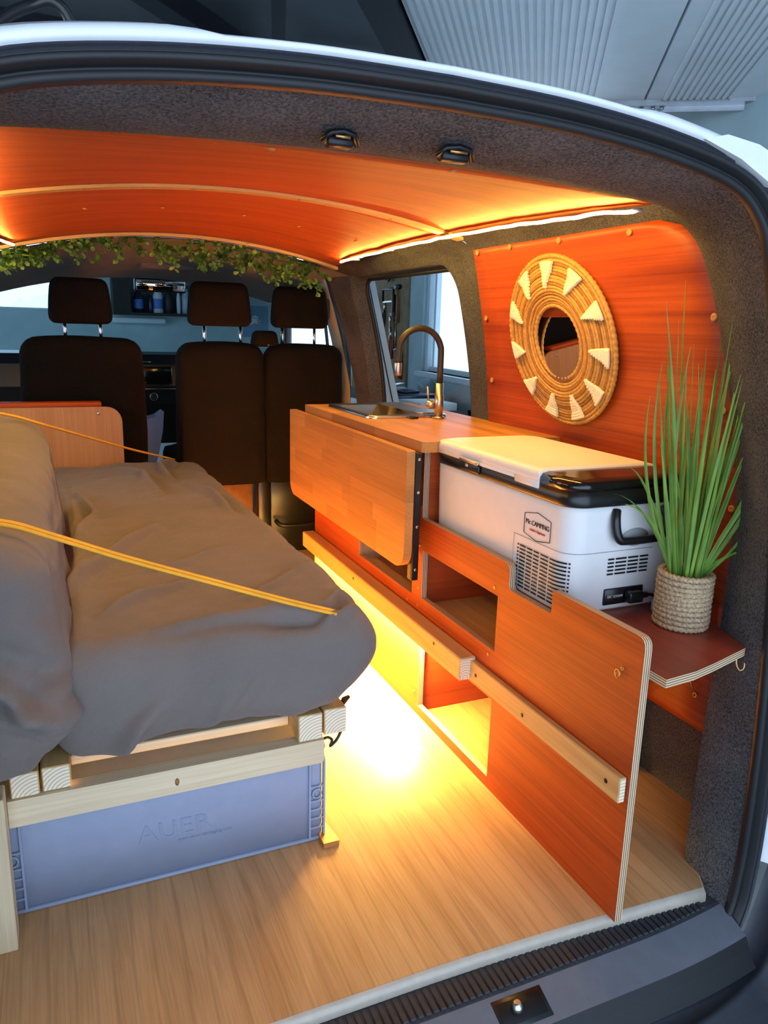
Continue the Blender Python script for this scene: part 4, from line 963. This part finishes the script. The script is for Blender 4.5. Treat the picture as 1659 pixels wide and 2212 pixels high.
mk('floor_bar', MB().tube(smooth_path([(.92, 3.30, .17), (.95, 3.27, .15), (1.10, 3.27, .15), (1.13, 3.29, .19)], 4), .010, 8), 'black_metal', bs2)
# ------------------------------------------------------------------ garland
gl = thing('leaf_garland', 'green leafy artificial garland hanging along the front ceiling edge', 'garland', (.45, 2.80, 1.27))
GP = smooth_path([(-.085, 2.79, 1.235), (-.055, 2.79, 1.262), (.021, 2.795, 1.296), (.09, 2.80, 1.318), (.24, 2.80, 1.322), (.359, 2.80, 1.314), (.466, 2.80, 1.306), (.546, 2.80, 1.318), (.627, 2.80, 1.307), (.726, 2.80, 1.282), (.794, 2.80, 1.270), (.882, 2.80, 1.270), (.954, 2.80, 1.258)], 6)
mk('stem', MB().tube(GP, .0025, 5), 'garland_leaf', gl)
def sprig(seed):
    r = random.Random(seed); m = MB(); d0 = Vector((r.uniform(-.5, .5), r.uniform(-.6, .1), r.uniform(-1, .25))).normalized(); L = r.uniform(.02, .045)
    m.tube([(0, 0, 0), d0*L], .0009, 4)
    for k in range(9):
        b = d0*L*(.25+.75*k/8); d = (d0*.6+Vector((r.uniform(-1, 1), r.uniform(-1, .3), r.uniform(-.8, .8)))).normalized(); s = d.cross(Vector((r.uniform(-1, 1), r.uniform(-1, 1), r.uniform(-1, 1)))).normalized(); l = r.uniform(.013, .021); w = l*.34; u = s.cross(d)
        m.add([b, b+d*l*.35+s*w*.8, b+d*l*.75+s*w, b+d*l+u*.001, b+d*l*.75-s*w, b+d*l*.35-s*w*.8, b+d*l*.6-u*w*.35], [(0, 1, 6), (1, 2, 6), (2, 3, 6), (3, 4, 6), (4, 5, 6), (5, 0, 6)], 0, True)
    return m
SPR = [mk('sprig', sprig(50+i), 'garland_leaf', gl, origin=(0, 0, 0), fix=False) for i in range(10)]
rg = random.Random(5); ns = 0
for i in range(190):
    t = rg.random(); p = GP[int(t*(len(GP)-1))]; dens = 1 if not (.49 < t < .53) else .5
    hang = rg.random()**1.5*(.055 if t > .1 else .02); q = p+Vector((rg.uniform(-.012, .012), rg.uniform(-.02, .02), rg.uniform(-.002, .014)-hang))
    o = SPR[ns] if ns < 10 else inst(SPR[ns % 10], gl, (0, 0, 0)); ns += 1
    o.location = q-Vector(gl.location); o.rotation_euler = (rg.uniform(-.3, .3), rg.uniform(-.3, .3), rg.uniform(-.8, .8)); s = rg.uniform(.9, 1.35); o.scale = (s, s, s)

# ------------------------------------------------------------------ garage around the van
GZ = -.55; GH = 2.3
struct('garage_floor', MB().box(-3.2, 3.4, -1.2, 8.0, GZ-.05, GZ), 'garage_floor', 'grey concrete garage floor')
bpy.data.objects['garage_floor'].name = 'floor_garage'
gxw = lambda y: 2.40+.12*(y-3)
hw = [(3.0, .735), (5.42, .735), (5.42, 2.1), (3.0, 2.1)]
struct('wall_garage_right', MB().prism([(-1.2, GZ), (8.0, GZ), (8.0, GH), (-1.2, GH)], [hw], lambda u, v, t: Vector((gxw(u)+t, u, v)), 0, .15, 0, 0), 'garage_wall', 'pale blue plastered garage wall with window')
hf1 = [(-2.6, 1.15), (.31, 1.15), (.31, 2.1), (-2.6, 2.1)]; hf2 = [(2.33, .75), (2.95, .75), (2.95, 2.05), (2.33, 2.05)]
FWY = 7.85
struct('wall_garage_front', MB().prism([(-3.2, GZ), (3.4, GZ), (3.4, GH), (-3.2, GH)], [hf1, hf2], lambda u, v, t: Vector((u, FWY+t, v)), 0, .15, 0, 0), 'garage_wall', 'pale teal garage end wall')
struct('wall_garage_left', MB().prism([(-1.2, GZ), (8.0, GZ), (8.0, GH), (-1.2, GH)], [[(.6, .5), (6.6, .5), (6.6, 2.1), (.6, 2.1)]], lambda u, v, t: Vector((-3.05-t, u, v)), 0, .15, 0, 0), 'garage_wall', 'grey garage wall on the left with an added daylight opening')  # unseen opening added here to let in daylight on garage and overhead door
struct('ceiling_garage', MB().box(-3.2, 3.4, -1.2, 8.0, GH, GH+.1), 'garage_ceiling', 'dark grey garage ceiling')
# windows of the garage
def gwin(n, pts, mats, label):
    a = struct('window_%d' % n, MB().prism(pts[0], [], pts[1], 0, .006, 0, 0), 'glass', label); return a
w2 = gwin(2, (hw, lambda u, v, t: Vector((gxw(u)+.08+t, u, v))), None, 'bright garage side window behind the tap')
for nm, (a, b, c, d) in dict(jamb=(5.36, 5.42, .735, 2.1), jamb_inner=(5.29, 5.33, .77, 2.1), sill=(3.0, 5.44, .70, .735), bottom_rail=(3.0, 5.36, .735, .77)).items():
    dd = {'sill': -.05, 'jamb': .03}.get(nm, .06)
    mk('window_'+nm, MB().prism([(a, c), (b, c), (b, d), (a, d)], [], lambda u, v, t: Vector((gxw(u)+t, u, v)), dd, .10, 0, 0), 'window_white', w2)
w3 = gwin(3, (hf1, lambda u, v, t: Vector((u, FWY+.08+t, v))), None, 'bright garage window behind the driver headrest')
mk('window_frame', MB().prism([(.28, 1.15), (.33, 1.15), (.33, 2.1), (.28, 2.1)], [], lambda u, v, t: Vector((u, FWY-.01+t, v)), 0, .1, 0, 0).prism([(-2.2, 1.135), (.33, 1.135), (.33, 1.15), (-2.2, 1.15)], [], lambda u, v, t: Vector((u, FWY-.03+t, v)), 0, .1, 0, 0), 'window_white', w3)
w4 = gwin(4, (hf2, lambda u, v, t: Vector((u, FWY+.08+t, v))), None, 'narrow bright garage window beyond the right headrest')
mk('window_frame', MB().prism([(2.31, .75), (2.37, .75), (2.37, 2.05), (2.31, 2.05)], [], lambda u, v, t: Vector((u, FWY-.01+t, v)), 0, .1, 0, 0), 'window_white', w4)
# raised sectional door overhead
dv = Vector((.571, .821, 0)); ev = Vector((.821, -.571, 0)); D0 = Vector((.885, 1.973, 1.85)); tend = D0.dot(dv)
gd = thing('sectional_door', 'pale blue-grey ribbed sectional garage door raised overhead', 'garage door', (1.5, 1.5, 1.85))
def dpos(e, t, z): return D0+ev*e+dv*(t-D0.dot(dv))+Vector((0, 0, z))
T0, T1 = .6, 3.05
def dbox(m, e0, e1, t0, t1, z0, z1, mi=0):
    p = [dpos(e, t, z) for z in (z0, z1) for t in (t0, t1) for e in (e0, e1)]
    return m.add(p, [(0,2,3,1),(4,5,7,6),(0,1,5,4),(2,6,7,3),(0,4,6,2),(1,3,7,5)], mi)
for (a, b) in ((.0, .704), (.712, 1.42), (1.428, 2.1)): mk('door_section', dbox(MB(), a, b, T0, T1, 0, .04), 'door_panel_paint', gd)
r0 = mk('rib', dbox(MB(), -.0055, .0055, T0, T1-.01, -.007, 0), 'door_panel_paint', gd, origin=D0)
first = True
for k in range(46):
    e = .02+k*.0215
    if .55 < e < .76: continue
    if e > .76: e += 0.0
    o = r0 if first else inst(r0, gd, (0, 0, 0)); first = False; o.location = D0+ev*e-Vector(gd.location)
mk('end_rail', dbox(dbox(MB(), .3, 2.2, T1, T1+.045, -.012, .03), .3, 2.2, T1+.045, T1+.06, -.03, .03), 'galvanised', gd)
hg = mk('hinge_plate', dbox(MB(), .64, .78, T1-.005, T1+.04, -.020, -.012), 'galvanised', gd)
for e in (.66, .70, .74, .77): mk('hinge_bolt', MB().lathe([(.007, -.028), (.007, -.02)], 8, Matrix.Translation(dpos(e, T1+.018, 0))), 'steel', hg)
mk('edge_beam', dbox(MB(), -.10, -.008, T0, T1+.1, -.02, .06), 'dark_beam', gd)
mk('beam_bolt', MB().lathe([(.008, -.006), (.008, 0)], 8, Matrix.Translation(dpos(-.05, 2.62, -.02))), 'steel', gd)
# rafters and lamp channel under the garage ceiling
def bar(a, b, w, h):
    a = Vector(a); b = Vector(b); d = (b-a).normalized(); s = Vector((d.y, -d.x, 0))*w/2; u = Vector((0, 0, h))
    return MB().add([a-s, a+s, b+s, b-s, a-s+u, a+s+u, b+s+u, b-s+u], [(0,3,2,1),(4,5,6,7),(0,1,5,4),(1,2,6,5),(2,3,7,6),(3,0,4,7)])
for (a, b, w, lab) in (((-.65, 2.15, 2.205), (3.15, 6.15, 2.205), .10, 'dark wooden rafter running diagonally under the garage ceiling'), ((.61, 2.12, 2.11), (2.05, 7.2, 2.11), .05, 'thin dark conduit rail under the garage ceiling'), ((-2.9, 3.76, 2.205), (.6, 3.935, 2.205), .03, 'thin dark cross bar under the garage ceiling beyond the rafter')):
    tag(mk('rafter', bar(a, b, w, .09), 'dark_beam'), lab, 'beam')
tag(mk('lamp_channel', bar((1.28, 3.60, 2.16), (2.1, 3.55, 2.16), .10, .05), 'garage_dark_wall'), 'grey metal lamp channel above the van roof edge', 'lamp')
tag(mk('roof_strap', MB().tube(smooth_path([(-.03, .93, 1.318), (-.01, .94, 1.338), (.012, .95, 1.353), (.03, .95, 1.360), (.045, .95, 1.350), (.055, .95, 1.318)], 4), .006, 6), 'black_plastic'), 'black looped strap resting on the white roof edge', 'strap')
# front wall fittings: dark cabinet, shelf with bottles, ledge, poster, saw blade
s_ = (FWY-.05)/6.2; fz = lambda z: 1.04+(z-1.04)*s_
cb2 = thing('wall_cabinet', 'dark wall cabinet frame around the bottle shelf on the garage end wall', 'cabinet', (.9, FWY-.1, 1.1))
mk('side_panel', MB().box(.60, .755, FWY-.25, FWY-.004, 1.11, 1.75), 'dark_wood', cb2); mk('side_panel', MB().box(1.62, 1.86, FWY-.25, FWY-.004, 1.11, 1.75), 'dark_wood', cb2)
mk('shelf', MB().box(.755, 1.62, FWY-.25, FWY-.004, 1.11, 1.135), 'dark_wood', cb2); mk('shelf', MB().box(.755, 1.62, FWY-.25, FWY-.004, 1.50, 1.525), 'dark_wood', cb2); mk('back', MB().box(.755, 1.62, FWY-.02, FWY-.006, 1.135, 1.50), 'garage_dark_wall', cb2)
def bottle(x, r, h, mat, lab, neck=.4, lbl=None):
    t = thing('bottle', lab, 'bottle', (x, FWY-.16, 1.1355), 'bottles on the garage shelf'); M = Matrix.Translation((x, FWY-.16, 1.1355))
    mk('body', MB().lathe([(r*.9, 0), (r, .005), (r, h*.62), (r*neck, h*.8), (r*neck, h*.9)], 14, M), mat, t)
    mk('cap', MB().lathe([(r*neck*1.15, h*.9), (r*neck*1.15, h), (r*neck, h)], 12, M), 'tool_black', t)
    if lbl: mk('label_band', MB().lathe([(r*1.01, h*.15), (r*1.01, h*.5)], 14, M, cap=False), lbl, t)
for a in ((.83, .045, .24, 'bottle_dark', 'dark bottle with blue label at the left end of the garage shelf', .4, 'label_blue'), (.94, .02, .17, 'bottle_dark', 'thin short dark bottle next to the blue-labelled one', .6, None), (1.01, .045, .26, 'bottle_white', 'white bottle standing in the shelf middle', .5, 'label_blue'), (1.11, .04, .22, 'tool_black', 'black can-like bottle right of the white bottle', .7, None), (1.20, .02, .24, 'bottle_white', 'slim white spray bottle on the garage shelf', .5, None), (1.27, .04, .26, 'vise_paint', 'pale blue-grey bottle on the garage shelf', .5, None), (1.37, .035, .23, 'bottle_dark', 'dark bottle near the right part of the garage shelf', .4, 'bottle_white')): bottle(*a)
tag(mk('wall_ledge', MB().rbox(.60, 1.08, FWY-.12, FWY-.003, 1.035, 1.085, .01, 2), 'window_white'), 'pale horizontal ledge below the bottle shelf', 'ledge')
ps = thing('poster', 'blue poster with white skull and crossbones between the headrests', 'poster', (1.97, FWY-.01, 1.1))
mk('sheet_panel', MB().box(1.84, 2.12, FWY-.012, FWY-.004, .93, 1.24), 'poster_blue', ps)
PMx = frame((1.98, FWY-.0135, 1.10), (1, 0, 0), (0, 0, 1))
sk2 = MB().lathe([(.001, .001), (.035, .001), (.035, 0)], 16, PMx @ Matrix.Translation((0, .015, 0)) @ Matrix.Diagonal((1, .9, 1, 1)), cap=False)
for s in (1, -1): sk2.tube([PMx @ Vector((-.06*s, -.045, 0)), PMx @ Vector((.06*s, -.005, 0))], .006, 5)
mk('skull_print', sk2, 'paper_white', ps)
for s in (-.012, .012): mk('eye_print', MB().lathe([(.001, .002), (.008, .002)], 8, PMx @ Matrix.Translation((s, .016, .001)), cap=False), 'poster_blue', ps)
wc = thing('wall_clock', 'round pale dial hanging on the garage wall above the poster', 'clock', (2.17, FWY-.02, 1.34))
PM2 = frame((2.17, FWY-.02, 1.345), (1, 0, 0), (0, 0, 1)); mk('dial', MB().lathe([(.001, .012), (.095, .012), (.10, .006), (.10, 0)], 28, PM2, cap=False), 'paper_white', wc)
for a in range(12): mk('tick', MB().box(-.005, .005, .06, .085, .0122, .0145, M=PM2 @ Matrix.Rotation(a*.5236, 4, 'Z')), 'tool_black', wc)
mk('hub', MB().lathe([(.015, .012), (.013, .02), (.001, .02)], 12, PM2, cap=False), 'tool_black', wc)
# tool board on the side wall
WD = Vector((.12, 1, 0)).normalized(); WN = Vector((-1, .12, 0)).normalized()
bd = struct('trim_3', MB().prism([(5.74, .30), (7.5, .30), (7.5, 1.9), (5.74, 1.9)], [], lambda u, v, t: Vector((gxw(u)-t, u, v)), .002, .02, 0, 0), 'tool_board', 'brown tool board on the garage side wall')
def TM(y, z, rot=0): 
    M = Matrix((-WD, Vector((0, 0, 1)), WN)).transposed().to_4x4(); M.translation = (gxw(y)-.022, y, z); return M @ Matrix.Rotation(R(rot), 4, 'Z')
def tl_(name, lab, cat, y, z): return thing(name, lab, cat, (gxw(y)-.03, y, z), 'tools on the garage board')
def pliers(y, z, rot, col, lab, s=1.0):
    t = tl_('pliers', lab, 'pliers', y, z); M = TM(y, z, rot) @ Matrix.Scale(s, 4)
    for q in (1, -1):
        mk('handle', MB().tube([M @ Vector(p) for p in smooth_path([(q*.010, 0, .012), (q*.028, -.05, .012), (q*.024, -.12, .012), (q*.018, -.16, .012)], 3)], .010*s, 6), col, t)
        mk('jaw', MB().tube([M @ Vector(p) for p in ((-q*.004, -.01, .012), (q*.012, .03, .012), (q*.004, .085, .012))], [.011*s, .012*s, .005*s], 6), 'steel', t)
def driver(y, z, col, lab, L=.2):
    t = tl_('screwdriver', lab, 'screwdriver', y, z); M = TM(y, z)
    mk('handle', MB().lathe([(.008, 0), (.017, .01), (.015, L*.4), (.018, L*.45), (.010, L*.5)], 10, M @ Matrix.Rotation(R(-90), 4, 'X') @ Matrix.Translation((0, -.02, 0))), col, t)
    mk('shaft', MB().tube([M @ Vector((0, 0, .02)), M @ Vector((0, -L*.55, .02))], .005, 6), 'steel', t)
def hammer(y, z, lab):
    t = tl_('hammer', lab, 'hammer', y, z); M = TM(y, z)
    mk('handle', MB().tube([M @ Vector((0, .06, .02)), M @ Vector((0, -.22, .02))], [.011, .015], 8), 'tool_wood', t)
    mk('head', MB().rbox(-.07, .05, .05, .085, .004, .036, .005, 1, M=M), 'tool_black', t)
def spanner(y, z, lab):
    t = tl_('spanner', lab, 'spanner', y, z); M = TM(y, z)
    mk('shank', MB().rbox(-.010, .010, -.10, .09, .006, .014, .003, 1, M=M), 'chrome', t)
    mk('ring', MB().tube([M @ Vector((.018*math.cos(a*.628), .105+.018*math.sin(a*.628), .01)) for a in range(10)], .007, 5, closed=True), 'chrome', t)
    mk('jaw', MB().tube([M @ Vector((.022*math.cos(R(a)), -.12+.022*math.sin(R(a)), .01)) for a in range(-40, 221, 26)], .007, 5), 'chrome', t)
pliers(6.92, 1.56, 5, 'tool_blue', 'blue-handled pliers at the top left of the tool board')
pliers(6.58, 1.28, 0, 'tool_red', 'red-handled pliers left of the hacksaw'); pliers(6.77, 1.25, 4, 'tool_black', 'black-handled pliers beside the red-handled pair')
pliers(6.35, 1.20, -12, 'tool_black', 'tilted black-handled pliers below the hacksaw'); pliers(6.13, .97, 3, 'tool_red', 'red-handled pliers below the chrome spanners', 1.1); pliers(5.84, .80, -4, 'tool_red', 'red-handled pliers at the lower right of the board')
pliers(6.95, 1.40, 0, 'tool_black', 'dark gripping pliers at the left edge of the board')
hs = tl_('hacksaw', 'black framed hacksaw hanging on the tool board', 'saw', 6.2, 1.3); M = TM(6.2, 1.30)
mk('frame', MB().tube([M @ Vector(p) for p in ((-.17, -.02, .02), (-.17, .08, .02), (.14, .08, .02), (.14, -.01, .02))], .010, 6), 'tool_black', hs); mk('blade', MB().box(-.17, .14, -.03, -.018, .018, .021, M=M), 'steel', hs); mk('grip', MB().rbox(.125, .17, -.12, .03, .005, .035, .008, 2, M=M), 'tool_black', hs)
hammer(5.95, 1.32, 'wooden-handled hammer at the right of the hacksaw'); hammer(6.04, 1.10, 'wooden-handled hammer below the hacksaw grip')
spanner(6.18, 1.02, 'left chrome spanner of the pair on the tool board'); spanner(6.02, 1.0, 'right chrome spanner of the pair on the tool board')
for (y, z, c, l) in ((6.63, .95, 'tool_black', 'black screwdriver left of the row of screwdrivers'), (6.45, .93, 'tool_blue', 'blue screwdriver next to the black one'), (6.58, .80, 'tool_red', 'red screwdriver in the lower row'), (6.37, .81, 'tool_black', 'black screwdriver in the lower row'), (6.53, .62, 'tool_red', 'red screwdriver near the bench'), (6.32, .60, 'tool_black', 'black screwdriver near the bench'), (6.13, .60, 'tool_wood', 'wooden screwdriver near the bench')): driver(y, z, c, l)
lo = tl_('cable_loop', 'dark coiled cable loop at the top of the tool board', 'cable', 6.15, 1.6); M = TM(6.15, 1.61)
for k in range(5): mk('coil', MB().tube([M @ Vector(((.10+.008*k)*math.cos(a*.2618), (.13+.010*k)*math.sin(a*.2618), .02+.006*k)) for a in range(24)], .009, 6, closed=True), 'tool_black', lo)
# bench with vise and boxes by the window
bn = thing('workbench', 'grey workbench along the garage side wall below the window', 'bench', (2.3, 5.0, GZ)); 
mk('top', MB().prism([(3.2, .40), (7.6, .40), (7.6, .45), (3.2, .45)], [], lambda u, v, t: Vector((gxw(u)-t, u, v)), .003, .55, 0, 0), 'garage_dark_wall', bn)
for y in (3.4, 5.4, 7.4): mk('leg', MB().box(gxw(y)-.50, gxw(y)-.42, y-.04, y+.04, GZ+.001, .40), 'garage_dark_wall', bn)
vs_ = thing('vise', 'pale grey bench vise standing behind the tap', 'vise', (2.45, 5.35, .45)); V0 = Vector((2.45, 5.35, .45))
mk('base', MB().lathe([(.07, .0005), (.07, .02), (.04, .05), (.04, .09)], 16, Matrix.Translation(V0)), 'vise_paint', vs_)
mk('jaw_block', MB().rbox(-.05, .05, -.10, .10, .09, .17, .012, 2, M=Matrix.Translation(V0)), 'vise_paint', vs_); mk('jaw', MB().rbox(-.06, .06, -.03, .0, .16, .20, .005, 1, M=Matrix.Translation(V0)), 'steel', vs_)
mk('screw_handle', MB().tube([V0+Vector((-.10, -.12, .13)), V0+Vector((.10, -.12, .13))], .008, 6), 'steel', vs_)
gr = thing('bench_grinder', 'round pale grinder head next to the vise', 'grinder', (2.56, 5.05, .45)); G0 = Matrix.Translation((2.56, 5.05, .45))
mk('stand', MB().lathe([(.05, .0005), (.03, .02), (.02, .12)], 12, G0), 'vise_paint', gr)
mk('drum', MB().lathe([(.001, -.05), (.055, -.05), (.065, -.03), (.065, .04), (.05, .05), (.045, .03), (.001, .03)], 22, G0 @ Matrix.Translation((0, 0, .18)) @ Matrix.Rotation(R(60), 4, 'Y'), cap=False), 'vise_paint', gr)
ob = thing('storage_tray', 'open grey tray with papers below the garage window', 'tray', (2.3, 4.35, .45)); 
tm = MB(); tm.box(2.05, 2.42, 4.15, 4.62, .4505, .47).box(2.05, 2.07, 4.15, 4.62, .47, .56).box(2.40, 2.42, 4.15, 4.62, .47, .56).box(2.05, 2.42, 4.15, 4.17, .47, .56).box(2.05, 2.42, 4.60, 4.62, .47, .56); mk('tray_body', tm, 'garage_dark_wall', ob)
tag(mk('paper_stack', MB().rbox(2.10, 2.36, 4.22, 4.55, .471, .60, .004, 1, M=Matrix.Translation((0, 0, 0))), 'paper_white'), 'white paper stack lying in the tray under the window', 'paper')
tag(mk('toolbox', MB().rbox(2.10, 2.45, 4.66, 4.92, .4505, .62, .012, 2).rbox(2.22, 2.34, 4.72, 4.86, .62, .64, .006, 2), 'bottle_dark'), 'dark blue toolbox on the bench under the garage window', 'toolbox')
